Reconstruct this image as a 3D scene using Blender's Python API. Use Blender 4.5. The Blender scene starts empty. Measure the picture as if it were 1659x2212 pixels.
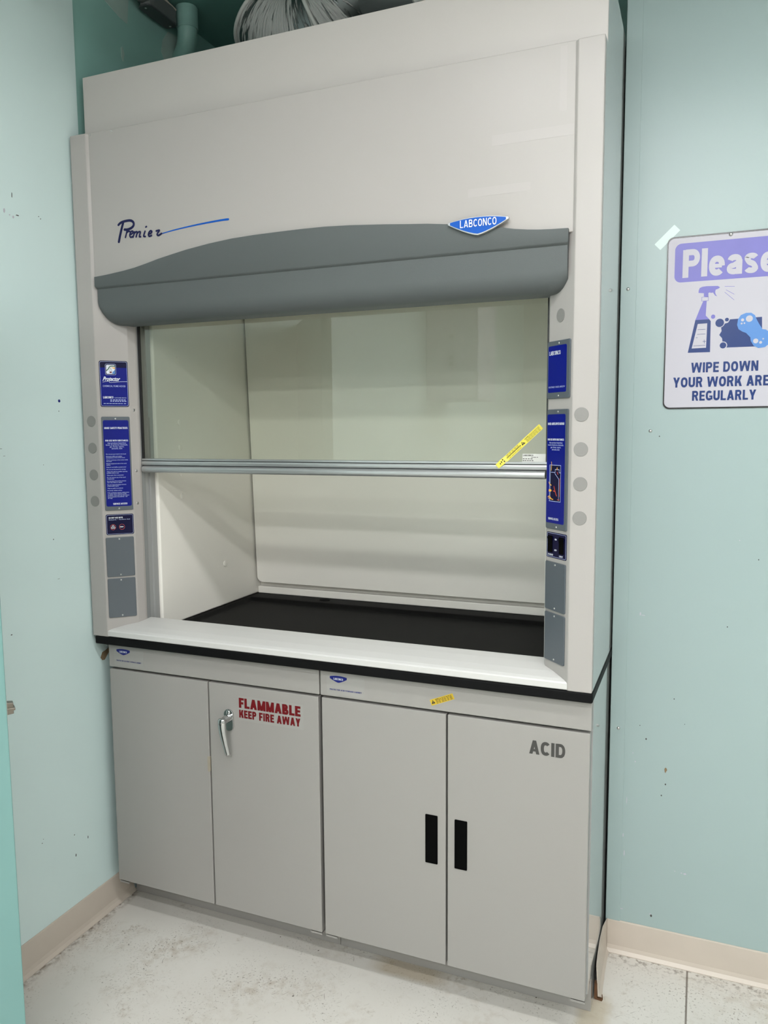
import bpy, bmesh, math, random
from mathutils import Vector, Matrix
R2 = math.sqrt(0.5)
W = 1.524                      # hood width (five-foot hood)
scn = bpy.context.scene
col = scn.collection
rnd = random.Random(7)

# ------------------------------------------------------------------ camera
cam_d = bpy.data.cameras.new('camera'); cam = bpy.data.objects.new('camera', cam_d); col.objects.link(cam)
cam_d.sensor_fit = 'VERTICAL'; cam_d.sensor_height = 36.0; cam_d.sensor_width = 27.0
cam_d.lens = 1680.3668 * 36.0 / 2212.0
cam_d.clip_start = 0.02
r_ = Vector((0.9259693, 0.3775279, -0.0073143)); d_ = Vector((0.0328356, -0.0998034, -0.9944652)); f_ = Vector((-0.3761684, 0.9206041, -0.1048112))
M = Matrix((r_, -d_, -f_)).transposed().to_4x4(); M.translation = Vector((1.750369, -1.863496, 1.562840))
cam.matrix_world = M
scn.camera = cam

# ------------------------------------------------------------------ world, exposure
wd = bpy.data.worlds.new('world'); scn.world = wd; wd.use_nodes = True
wd.node_tree.nodes['Background'].inputs[0].default_value = (0.8, 0.9, 1.0, 1); wd.node_tree.nodes['Background'].inputs[1].default_value = 0.05
vs = scn.view_settings
vs.view_transform = 'Standard'; vs.look = 'None'; vs.gamma = 1.0; vs.use_curve_mapping = False
vs.exposure = 0.13
LAMP = {(-0.97, 0): 22.0, (-0.97, 1): 30.0, (-2.06, 0): 54.0, (-2.06, 1): 16.0, (-3.30, 0): 80.0, (-3.30, 1): 16.0, (-4.55, 0): 66.0, (-4.55, 1): 14.0}     # emission of the hanging strips (row, column); right column and last row added fill
LAMPS = [(x0, x1, y) for y in (-0.97, -2.06, -3.30, -4.55) for x0, x1 in ((0.98, 2.20), (2.50, 3.72))]   # x0, x1, y of each strip
LZ = 2.752                     # underside of the strips

# ------------------------------------------------------------------ helpers
def lin(c):
    return tuple(((v/255.0)/12.92 if v/255.0 <= 0.04045 else ((v/255.0+0.055)/1.055)**2.4) for v in c)

class MB:
    """collects shapes; an optional frame (o,u,v,n) maps local (a,b,c) to the world"""
    def __init__(s, frame=None): s.bm = bmesh.new(); s.f = frame; s.g = 0; s.lay = s.bm.faces.layers.int.new('piece')
    def cut(s): s.g += 1; return s            # what follows is a separate piece of print
    def P(s, a, b, c):
        if s.f is None: return Vector((a, b, c))
        o, u, v, n = s.f; return o + u*a + v*b + n*c
    def v(s, a, b, c): return s.bm.verts.new(s.P(a, b, c))
    def face(s, vs):
        try: f = s.bm.faces.new(vs)
        except ValueError: return None
        f[s.lay] = s.g; return f
    def box(s, a0, a1, b0, b1, c0, c1):
        q = [s.v(a, b, c) for a in (a0, a1) for b in (b0, b1) for c in (c0, c1)]
        for i in ((0,1,3,2),(4,6,7,5),(0,4,5,1),(2,3,7,6),(0,2,6,4),(1,5,7,3)): s.face([q[j] for j in i])
        return s
    def prism(s, poly, c0, c1):
        """poly in (a,b), extruded along c"""
        lo = [s.v(a, b, c0) for a, b in poly]; hi = [s.v(a, b, c1) for a, b in poly]; n = len(poly)
        s.face(lo[::-1]); s.face(hi)
        for i in range(n): s.face([lo[i], lo[(i+1) % n], hi[(i+1) % n], hi[i]])
        return s
    def prism_z(s, poly, z0, z1): return s.prism(poly, z0, z1)
    def prism_x(s, poly, x0, x1):
        lo = [s.v(x0, y, z) for y, z in poly]; hi = [s.v(x1, y, z) for y, z in poly]; n = len(poly)
        s.face(lo[::-1]); s.face(hi)
        for i in range(n): s.face([lo[i], lo[(i+1) % n], hi[(i+1) % n], hi[i]])
        return s
    def prism_y(s, poly, y0, y1):
        lo = [s.v(x, y0, z) for x, z in poly]; hi = [s.v(x, y1, z) for x, z in poly]; n = len(poly)
        s.face(lo[::-1]); s.face(hi)
        for i in range(n): s.face([lo[i], lo[(i+1) % n], hi[(i+1) % n], hi[i]])
        return s
    def rr(s, a0, a1, b0, b1, r, c0, c1, seg=5):
        return s.prism(rrect(a0, a1, b0, b1, r, seg), c0, c1)
    def ring(s, a0, a1, b0, b1, r, w, c0, c1):
        """rounded rectangular line"""
        o = rrect(a0, a1, b0, b1, r); i = rrect(a0+w, a1-w, b0+w, b1-w, max(r-w, .0004))
        O = [s.v(a, b, c1) for a, b in o]; I = [s.v(a, b, c1) for a, b in i]; n = len(o)
        O2 = [s.v(a, b, c0) for a, b in o]; I2 = [s.v(a, b, c0) for a, b in i]
        for k in range(n):
            j = (k+1) % n
            s.face([O[k], O[j], I[j], I[k]]); s.face([O[k], O2[k], O2[j], O[j]]); s.face([I[k], I[j], I2[j], I2[k]])
        return s
    def disc(s, a, b, ra, rb, c0, c1, n=28):
        return s.prism([(a+ra*math.cos(2*math.pi*k/n), b+rb*math.sin(2*math.pi*k/n)) for k in range(n)], c0, c1)
    def dome(s, a, b, r, c0, h, n=16, m=4):
        rings = []
        for i in range(m):
            t = i/m*math.pi/2
            rings.append([s.v(a+r*math.cos(t)*math.cos(2*math.pi*k/n), b+r*math.cos(t)*math.sin(2*math.pi*k/n), c0+h*math.sin(t)) for k in range(n)])
        top = s.v(a, b, c0+h)
        for i in range(m-1):
            for k in range(n): s.face([rings[i][k], rings[i][(k+1) % n], rings[i+1][(k+1) % n], rings[i+1][k]])
        for k in range(n): s.face([rings[-1][k], rings[-1][(k+1) % n], top])
        return s
    def ribbon(s, pts, w, c, smooth=True, w1=None):
        """flat pen stroke in the (a,b) plane at height c"""
        p = [Vector(q) for q in pts]
        if smooth and len(p) > 2: p = catmull(p, 6)
        n = len(p); L = []; Rr = []
        for i in range(n):
            t = (p[min(i+1, n-1)]-p[max(i-1, 0)]); t = t.normalized() if t.length > 0 else Vector((1, 0))
            q = Vector((-t[1], t[0])); f = i/(n-1); ww = w if w1 is None else w+(w1-w)*f
            cc = c+4e-6*i; L.append(s.v(p[i][0]+q[0]*ww/2, p[i][1]+q[1]*ww/2, cc)); Rr.append(s.v(p[i][0]-q[0]*ww/2, p[i][1]-q[1]*ww/2, cc))
        for i in range(n-1): s.face([L[i], Rr[i], Rr[i+1], L[i+1]])
        for e in (p[0], p[-1]):
            ww = w if (w1 is None or e is p[0]) else w1
            s.face([s.v(e[0]+ww/2*math.cos(2*math.pi*k/10), e[1]+ww/2*math.sin(2*math.pi*k/10), c-2e-5 if e is p[0] else c+4e-6*n+2e-5) for k in range(10)])
        return s
    def tube(s, path, radii, n=16, ell=None, cap=True):
        """tube along world points; radii per point; ell=(ku,kv) squashes the section"""
        p = [Vector(q) for q in path]; N = len(p); rings = []
        up = Vector((0, 0, 1)); t0 = (p[1]-p[0]).normalized()
        if abs(t0.dot(up)) > .9: up = Vector((1, 0, 0))
        for i in range(N):
            t = (p[min(i+1, N-1)]-p[max(i-1, 0)]).normalized()
            u = up-t*up.dot(t); u.normalize(); w = t.cross(u); up = u
            r = radii[i] if isinstance(radii, (list, tuple)) else radii
            ku, kv = ell if ell else (1, 1)
            rings.append([s.v(*(p[i]+u*(r*ku*math.cos(2*math.pi*k/n))+w*(r*kv*math.sin(2*math.pi*k/n)))) for k in range(n)])
        for i in range(N-1):
            for k in range(n): s.face([rings[i][k], rings[i][(k+1) % n], rings[i+1][(k+1) % n], rings[i+1][k]])
        if cap: s.face(rings[0][::-1]); s.face(rings[-1])
        return s
    def text(s, body, a0, a1, b0, b1, c, bold=0.0, fit=True, shear=0.0, align='L'):
        """lettering inside the box (a0..a1, b0..b1); fit stretches it to fill the box"""
        s.g += 1
        cu = bpy.data.curves.new('t', 'FONT'); cu.body = body; cu.size = 1.0; cu.offset = bold; cu.shear = shear; cu.resolution_u = 3
        ob = bpy.data.objects.new('t', cu); col.objects.link(ob)
        dg = bpy.context.evaluated_depsgraph_get(); dg.update()
        me = bpy.data.meshes.new_from_object(ob.evaluated_get(dg))
        xs = [q.co.x for q in me.vertices]; ys = [q.co.y for q in me.vertices]
        if xs:
            x0, x1, y0, y1 = min(xs), max(xs), min(ys), max(ys)
            sx = (a1-a0)/(x1-x0); sy = (b1-b0)/(y1-y0)
            if not fit:
                sy = (b1-b0)/.72; sx = min(sx, sy); y0 = 0.0
            aw = sx*(x1-x0)
            off = {'L': 0, 'C': ((a1-a0)-aw)/2, 'R': (a1-a0)-aw}[align]
            vv = [s.v(a0+off+(q.co.x-x0)*sx, b0+(q.co.y-y0)*sy, c) for q in me.vertices]
            for pl in me.polygons: s.face([vv[i] for i in pl.vertices])
        bpy.data.objects.remove(ob); bpy.data.curves.remove(cu); bpy.data.meshes.remove(me)
        return s
    def block(s, body, a0, a1, b0, b1, c, t=.24, gap=.16):
        """bold block capitals (and the few small letters needed), drawn as solid strokes filling the box"""
        s.g += 1
        h = 1.0; x = 0; polys = []
        for ch in body:
            w, ps = glyph(ch, t); polys += [[(x+a, b) for a, b in q] for q in ps]; x += w+(gap if ch != ' ' else 0)
        x -= gap; sx = (a1-a0)/x; sy = (b1-b0)/h
        for k, q in enumerate(polys): s.face([s.v(a0+a*sx, b0+b*sy, c+2e-5*(k % 29)) for a, b in q])
        return s
    def bars(s, a0, a1, b, h, c, words=6, seed=1):
        """a line of print too small to read: a row of short dashes"""
        s.g += 1
        q = random.Random(seed); x = a0; step = (a1-a0)/words
        for k in range(words):
            l = step*q.uniform(.62, .9); s.face([s.v(x, b, c), s.v(x+l, b, c), s.v(x+l, b+h, c), s.v(x, b+h, c)]); x += step
        return s

def rrect(a0, a1, b0, b1, r, seg=5):
    pts = []
    for ca, cb, st in ((a1-r, b0+r, -90), (a1-r, b1-r, 0), (a0+r, b1-r, 90), (a0+r, b0+r, 180)):
        for k in range(seg+1):
            t = math.radians(st+90*k/seg); pts.append((ca+r*math.cos(t), cb+r*math.sin(t)))
    return pts

def strip(pts, t, closed=False):
    """quads along a centre line, constant width t, butt ends"""
    p = [Vector(q) for q in pts]; n = len(p); L = []; Rr = []
    for i in range(n):
        a = p[(i-1) % n] if closed else p[max(i-1, 0)]; b = p[(i+1) % n] if closed else p[min(i+1, n-1)]
        d = (b-a).normalized(); q = Vector((-d.y, d.x)); L.append(p[i]+q*t/2); Rr.append(p[i]-q*t/2)
    return [[tuple(L[i]), tuple(Rr[i]), tuple(Rr[(i+1) % n]), tuple(L[(i+1) % n])] for i in range(n if closed else n-1)]

def arc(cx, cy, rx, ry, a0, a1, n=12, p=2.0):
    out = []
    for k in range(n+1):
        t = math.radians(a0+(a1-a0)*k/n); c, q = math.cos(t), math.sin(t)
        out.append((cx+rx*math.copysign(abs(c)**(2/p), c), cy+ry*math.copysign(abs(q)**(2/p), q)))
    return out

def glyph(ch, t):
    B = lambda x0, x1, y0, y1: [(x0, y0), (x1, y0), (x1, y1), (x0, y1)]
    D = lambda xb, xt, w, y0=0.0, y1=1.0: [(xb, y0), (xb+w, y0), (xt+w, y1), (xt, y1)]
    u = t*.82                                     # thickness of horizontals
    w = .68; h = t/2
    if ch == ' ': return .36, []
    if ch == 'I': return t, [B(0, t, 0, 1)]
    if ch == 'l': return t, [B(0, t, 0, 1)]
    if ch == '!': return t, [B(0, t, .32, 1), B(0, t, 0, .2)]
    if ch == '-': return .4, [B(0, .4, .4, .4+u)]
    if ch == 'L': return .58, [B(0, t, 0, 1), B(0, .58, 0, u)]
    if ch == 'E': return .60, [B(0, t, 0, 1), B(0, .60, 0, u), B(0, .60, 1-u, 1), B(0, .56, .5-u*.45, .5+u*.5)]
    if ch == 'F': return .58, [B(0, t, 0, 1), B(0, .58, 1-u, 1), B(0, .52, .5-u*.6, .5+u*.4)]
    if ch == 'H': return .70, [B(0, t, 0, 1), B(.70-t, .70, 0, 1), B(0, .70, .5-u/2, .5+u/2)]
    if ch == 'T': return .64, [B(.32-h, .32+h, 0, 1), B(0, .64, 1-u, 1)]
    if ch == 'A': W_ = .78; k = t*1.04; return W_, [D(0, W_/2-k*.52, k), D(W_-k, W_/2-k*.48, k), B(.17, W_-.17, .19, .19+u*.9)]
    if ch == 'V': W_ = .76; k = t*1.04; return W_, [D(W_/2-k/2, 0, k), D(W_/2-k/2, W_-k, k)]
    if ch == 'W': W_ = 1.16; k = t*.98; q = W_/2; return W_, [D(.27-k/2, 0, k), D(.27-k/2, q-k/2, k), D(W_-.27-k/2, q-k/2, k), D(W_-.27-k/2, W_-k, k)]
    if ch == 'M': W_ = .90; k = t*.95; return W_, [B(0, k, 0, 1), B(W_-k, W_, 0, 1), D(W_/2-k*.5, .02, k), D(W_/2-k*.5, W_-k-.02, k)]
    if ch == 'N': W_ = .72; return W_, [B(0, t*.95, 0, 1), B(W_-t*.95, W_, 0, 1), D(W_-t*1.1, 0, t*1.1)]
    if ch == 'K': W_ = .74; k = t*1.15; return W_, [B(0, t, 0, 1), D(t*.7, W_-k-.02, k, .30, 1), D(W_-k, t*1.0, k, 0, .66)]
    if ch == 'Y': W_ = .74; k = t*1.08; return W_, [B(W_/2-h, W_/2+h, 0, .45), D(W_/2-k/2, 0, k, .38, 1), D(W_/2-k/2, W_-k, k, .38, 1)]
    if ch == 'X': W_ = .74; k = t*1.1; return W_, [D(0, W_-k, k), D(W_-k, 0, k)]
    if ch == 'O': return .74, strip(arc(.37, .5, .37-h, .5-h, 0, 345, 23, 2.4), t, True)
    if ch == 'C': return .70, strip(arc(.37, .5, .37-h, .5-h, 42, 318, 22, 2.4), t)
    if ch == 'G': return .74, strip(arc(.37, .5, .37-h, .5-h, 42, 318, 22, 2.4), t)+[B(.40, .74, .50-u*.8, .50), B(.74-t*.8, .74, .10, .50)]
    if ch == 'U': return .70, strip([(h, 1), (h, .36)]+arc(.35, .36, .35-h, .36-h, 180, 360, 14, 2.3)+[(.70-h, .36), (.70-h, 1)], t)
    if ch == 'D': return .72, [B(0, t, 0, 1)]+strip([(t*.5, 1-u/2), (.34, 1-u/2)]+arc(.34, .5, .38-h, .5-u/2, 90, -90, 14, 2.2)+[(.34, u/2), (t*.5, u/2)], (t+u)/2)
    if ch in 'PR':
        q = [B(0, t, 0, 1)]+strip([(t*.5, 1-u/2), (.38, 1-u/2)]+arc(.38, .70, .30-h, .30-u/2, 90, -90, 12, 2.2)+[(.38, .40+u/2), (t*.5, .40+u/2)], (t+u)/2)
        if ch == 'R': q.append(D(.70-t*1.05, .30, t*1.05, 0, .45))
        return .68 if ch == 'P' else .72, q
    if ch == 'B':
        q = [B(0, t, 0, 1)]
        for cy, r, wd in ((.745, .255, .64), (.27, .27, .70)):
            q += strip([(t*.5, cy+r-u/2), (wd-r, cy+r-u/2)]+arc(wd-r, cy, r-h, r-u/2, 90, -90, 10, 2.2)+[(wd-r, cy-r+u/2), (t*.5, cy-r+u/2)], (t+u)/2)
        return .70, q
    if ch == 'S':
        p = arc(.34, .735, .34-h, .265-h*.85, 25, 180, 10, 2.2)+[(.36-.12, .56), (.36, .50), (.36+.10, .44)]+arc(.34, .265, .34-h, .265-h*.85, 0, -155, 10, 2.2)
        return .68, strip([tuple(q) for q in catmull([Vector(q) for q in p], 2)], t*.92)
    if ch == 'e':
        x = .70; r = x/2; return .62, strip([(h, r-.005), (.62-h, r-.005)], u*.72)+strip(arc(.31, r, .31-h, r-h*.9, -2, 318, 22, 2.3), t*.95)
    if ch == 'a':
        x = .70; return .60, [B(.60-t, .60, 0, .50)]+strip(arc(.31, x-.23, .29-h, .23-h*.85, 170, 0, 10, 2.3)+[(.60-h, .42)], t*.9)+strip([(.60-h, .40), (.44, .405)]+arc(.30, .205, .30-h*.95, .205-h*.8, 95, 270, 12, 2.3)+[(.46, .11), (.60-h, .2)], t*.82)
    if ch == 's':
        x = .70; p = arc(.28, x-.185, .28-h, .185-h*.8, 15, 180, 8, 2.2)+[(.2, .395), (.28, .355), (.36, .315)]+arc(.28, .185, .28-h, .185-h*.8, 0, -165, 8, 2.2)
        return .56, strip([tuple(q) for q in catmull([Vector(q) for q in p], 2)], t*.84)
    return .6, [B(0, .6, 0, 1)]

def catmull(p, k=6):
    out = []
    for i in range(len(p)-1):
        a, b, c, d = p[max(i-1, 0)], p[i], p[i+1], p[min(i+2, len(p)-1)]
        for j in range(k):
            t = j/k
            out.append(0.5*((2*b)+(c-a)*t+(2*a-5*b+4*c-d)*t*t+(3*b-a-3*c+d)*t**3))
    out.append(p[-1]); return out

def base_loc(o):
    while o.parent: o = o.parent
    return o.location.copy()

PRINT = ('white_lettering', 'pale_lettering', 'blue_lettering', 'red_lettering', 'sign_lettering', 'yellow_arrow', 'red_arrow', 'paint_flake', 'scuff_mark', 'red_circle', 'symbol', 'tape_strip', 'plaster_patch', 'bubble_print', 'sponge_hole', 'spray_line', 'diagram_line', 'label_print')
def obj(name, mb, m, parent=None, bevel=0.0, smooth=False, seg=2, recalc=True, label=None, ang=40):
    if name in PRINT:            # every line of print and every single mark is an object of its own
        gs = sorted({f[mb.lay] for f in mb.bm.faces})
        if len(gs) > 1:
            out = None
            for g in gs:
                m2 = MB(); m2.bm.free(); m2.bm = mb.bm.copy(); ly = m2.bm.faces.layers.int['piece']
                bmesh.ops.delete(m2.bm, geom=[f for f in m2.bm.faces if f[ly] != g], context='FACES')
                for f in m2.bm.faces: f[ly] = 0
                m2.lay = ly; o = obj(name, m2, m, parent, bevel, smooth, seg, recalc, label, ang); out = out or o
            mb.bm.free(); return out
    if recalc: bmesh.ops.recalc_face_normals(mb.bm, faces=mb.bm.faces)
    me = bpy.data.meshes.new(name); mb.bm.to_mesh(me); mb.bm.free()
    o = bpy.data.objects.new(name, me); col.objects.link(o)
    if parent:
        me.transform(Matrix.Translation(-base_loc(parent))); o.parent = parent
    me.materials.append(m)
    if smooth: me.shade_smooth(); me.set_sharp_from_angle(angle=math.radians(smooth if smooth > 1 else 50))
    if bevel:
        b = o.modifiers.new('b', 'BEVEL'); b.width = bevel; b.segments = seg; b.limit_method = 'ANGLE'; b.angle_limit = math.radians(ang)
        b.harden_normals = False
    if label: o['label'] = label
    return o

def thing(name, label, cat, loc, group=None):
    o = bpy.data.objects.new(name, None); col.objects.link(o); o.location = loc; o.empty_display_size = .1
    o['label'] = label; o['category'] = cat
    if group: o['group'] = group
    return o

def struct(name, mb, m, label, cat, **k):
    o = obj(name, mb, m, **k); o['kind'] = 'structure'; o['label'] = label; o['category'] = cat; return o

# ------------------------------------------------------------------ materials
def mat(name, rgb, rough=.5, spec=.5, metal=0.0, coat=0.0, coat_r=.05, bump=0.0, bscale=600, vary=0.0, vscale=3.0, ior=1.5, emit=None):
    m = bpy.data.materials.new(name); m.use_nodes = True; nt = m.node_tree; b = nt.nodes['Principled BSDF']
    b.inputs['Base Color'].default_value = (*rgb, 1); b.inputs['Roughness'].default_value = rough; b.inputs['Metallic'].default_value = metal
    b.inputs['Specular IOR Level'].default_value = spec; b.inputs['IOR'].default_value = ior
    b.inputs['Coat Weight'].default_value = coat; b.inputs['Coat Roughness'].default_value = coat_r
    if emit: b.inputs['Emission Color'].default_value = (*emit[0], 1); b.inputs['Emission Strength'].default_value = emit[1]
    tc = nt.nodes.new('ShaderNodeTexCoord')
    if vary:
        n = nt.nodes.new('ShaderNodeTexNoise'); n.inputs['Scale'].default_value = vscale; n.inputs['Detail'].default_value = 5
        nt.links.new(tc.outputs['Object'], n.inputs['Vector'])
        mx = nt.nodes.new('ShaderNodeMix'); mx.data_type = 'RGBA'
        mx.inputs[6].default_value = (*[max(0, v*(1-vary)) for v in rgb], 1); mx.inputs[7].default_value = (*[min(1, v*(1+vary)) for v in rgb], 1)
        nt.links.new(n.outputs['Fac'], mx.inputs[0]); nt.links.new(mx.outputs[2], b.inputs['Base Color'])
    if bump:
        n2 = nt.nodes.new('ShaderNodeTexNoise'); n2.inputs['Scale'].default_value = bscale; n2.inputs['Detail'].default_value = 2
        nt.links.new(tc.outputs['Object'], n2.inputs['Vector'])
        bp = nt.nodes.new('ShaderNodeBump'); bp.inputs['Strength'].default_value = bump; bp.inputs['Distance'].default_value = .001
        nt.links.new(n2.outputs['Fac'], bp.inputs['Height']); nt.links.new(bp.outputs['Normal'], b.inputs['Normal'])
    return m

HOOD = mat('hood_paint', (.405, .382, .361), rough=.29, spec=.24, bump=.10, bscale=900)
SIDE = mat('side_paint', (.44, .45, .44), rough=.10, spec=.6, coat=.6, coat_r=.03)
CAB = mat('cabinet_paint', (.325, .311, .291), rough=.38, spec=.45, bump=.12, bscale=900)
FILL = mat('filler_paint', (.475, .448, .422), rough=.34, spec=.5, bump=.06, bscale=700)
LINER = mat('liner_white', (.90, .87, .80), rough=.30, spec=.45)
VISOR = mat('visor_grey', (.094, .105, .104), rough=.52, spec=.4, bump=.5, bscale=1100)
PLATE = mat('plate_grey', (.090, .106, .120), rough=.28, spec=.5, bump=.1, bscale=1100)
PLUG = mat('plug_grey', (.235, .228, .215), rough=.5, bump=.1, bscale=900)
FRAME = mat('frame_grey', (.25, .26, .255), rough=.35)
BLUE = mat('label_blue', (.0015, .007, .190), rough=.22, spec=.22)
BLUE2 = mat('label_dark_blue', (.001, .0012, .030), rough=.22, spec=.22)
NAVY = mat('print_navy', (.006, .012, .16), rough=.5, spec=.3)
SCRIPT = mat('script_navy', (.003, .004, .055), rough=.5, spec=.3)
RBLUE = mat('logo_blue', (.003, .085, .42), rough=.4, spec=.25)
WPRT = mat('print_white', (.75, .78, .85), rough=.5)
LPRT = mat('print_light', (.42, .48, .75), rough=.5)
BLACK = mat('black_print', (.006, .006, .007), rough=.5)
BLKPL = mat('black_plastic', (.0015, .0015, .0015), rough=.7, spec=.05)
EPOXY = mat('black_epoxy', (.0025, .0025, .0028), rough=.6, spec=.16, vary=.25, vscale=12)
SILL = mat('sill_steel_paint', (.615, .605, .585), rough=.32, spec=.4)
ALU = mat('anodised_rail', (.50, .51, .51), rough=.32, metal=.75)
CHROME = mat('chrome', (.52, .53, .53), rough=.08, metal=1.0)
STEEL = mat('screw_steel', (.55, .55, .54), rough=.28, metal=1.0)
DARK = mat('gap_dark', (.012, .012, .013), rough=.6)
TRACK = mat('track_grey', (.34, .345, .335), rough=.4)
RED = mat('print_red', (.135, .003, .006), rough=.5, spec=.3)
REDL = mat('print_red_thin', (.55, .06, .03), rough=.5)
GREY = mat('print_grey', (.060, .058, .054), rough=.5, spec=.3)
YEL = mat('sticker_yellow', (.58, .40, .02), rough=.4)
YEL2 = mat('sticker_yellow_pale', (.74, .64, .07), rough=.4)
ORG = mat('print_orange', (.85, .42, .05), rough=.5)
WSTK = mat('sticker_white', (.62, .62, .58), rough=.4)
CLR = mat('sticker_clear_edge', (.340, .330, .310), rough=.35, spec=.4)
MINT_DIM = mat('wall_mint_dimmed', (.330, .425, .416), rough=.33, spec=.5, bump=.05, bscale=300, vary=.035, vscale=2.2)  # same paint as the left wall, darkened to offset too strong lamplight
MINT_BRIGHT = mat('wall_mint_brightened', (.62, .76, .745), rough=.33, spec=.5, bump=.05, bscale=300, vary=.035, vscale=2.2)  # same mint paint, lightened to stand in for missing light on this wall
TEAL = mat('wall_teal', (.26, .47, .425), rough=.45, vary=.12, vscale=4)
TEAL_SHADED = mat('ceiling_teal_shaded', (.16, .33, .295), rough=.45, vary=.12, vscale=4)  # same teal paint as the recess wall, with shade put into the colour
DOORM = mat('door_teal', (.165, .315, .295), rough=.35, vary=.04, vscale=3)
RAWW = mat('recess_grey', (.22, .215, .19), rough=.7, vary=.15)
PATCH = mat('joint_compound', (.36, .49, .445), rough=.8, vary=.12, vscale=12)
CEIL = mat('ceiling_white', (.80, .80, .785), rough=.7)
FARW = mat('wall_far', (.56, .555, .53), rough=.6)
BASE = mat('baseboard_vinyl', (.545, .480, .410), rough=.38, vary=.07, vscale=9)
PVC = mat('pvc_painted', (.24, .43, .385), rough=.4, vary=.1, vscale=30)
GREYPL = mat('grey_conduit', (.115, .125, .125), rough=.45)
COVER = mat('conduit_cover', (.050, .058, .060), rough=.45)
MASTIC = mat('sealant_white', (.66, .66, .63), rough=.45, bump=1.0, bscale=60)
SIGNW = mat('sign_white', (.49, .48, .53), rough=.42, spec=.4)
SIGNP = mat('sign_purple', (.155, .145, .46), rough=.36, spec=.4, vary=.12, vscale=14)
SIGNB = mat('sign_navy', (.005, .030, .150), rough=.3, spec=.35, vary=.15, vscale=14)
SIGNS = mat('sign_sky', (.085, .235, .56), rough=.3, spec=.35)
EDGE = mat('sign_black_edge', (.010, .010, .011), rough=.25)
TAPE = mat('tape_pale', (.56, .70, .65), rough=.3)
RUST = mat('rust', (.12, .055, .022), rough=.8, vary=.5, vscale=40)
BRN = mat('chip_brown', (.22, .155, .085), rough=.8, vary=.3, vscale=60)
LHOUS = mat('lamp_housing', (.8, .8, .8), rough=.5)
LIGHT = {k: mat('lamp_diffuser', (.9, .9, .9), emit=((.985, .995, 1.0), e)) for k, e in LAMP.items()}

def glass_mat():
    m = bpy.data.materials.new('sash_glass'); m.use_nodes = True; nt = m.node_tree; nt.nodes.remove(nt.nodes['Principled BSDF'])
    out = nt.nodes['Material Output']; mix = nt.nodes.new('ShaderNodeMixShader'); fr = nt.nodes.new('ShaderNodeFresnel'); fr.inputs[0].default_value = 1.45
    tr = nt.nodes.new('ShaderNodeBsdfTransparent'); tr.inputs[0].default_value = (.93, .95, .915, 1)
    gl = nt.nodes.new('ShaderNodeBsdfGlossy'); gl.inputs['Roughness'].default_value = .005; gl.inputs[0].default_value = (1, 1, 1, 1)
    nt.links.new(fr.outputs[0], mix.inputs[0]); nt.links.new(tr.outputs[0], mix.inputs[1]); nt.links.new(gl.outputs[0], mix.inputs[2]); nt.links.new(mix.outputs[0], out.inputs[0])
    return m
GLASS = glass_mat()

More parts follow.
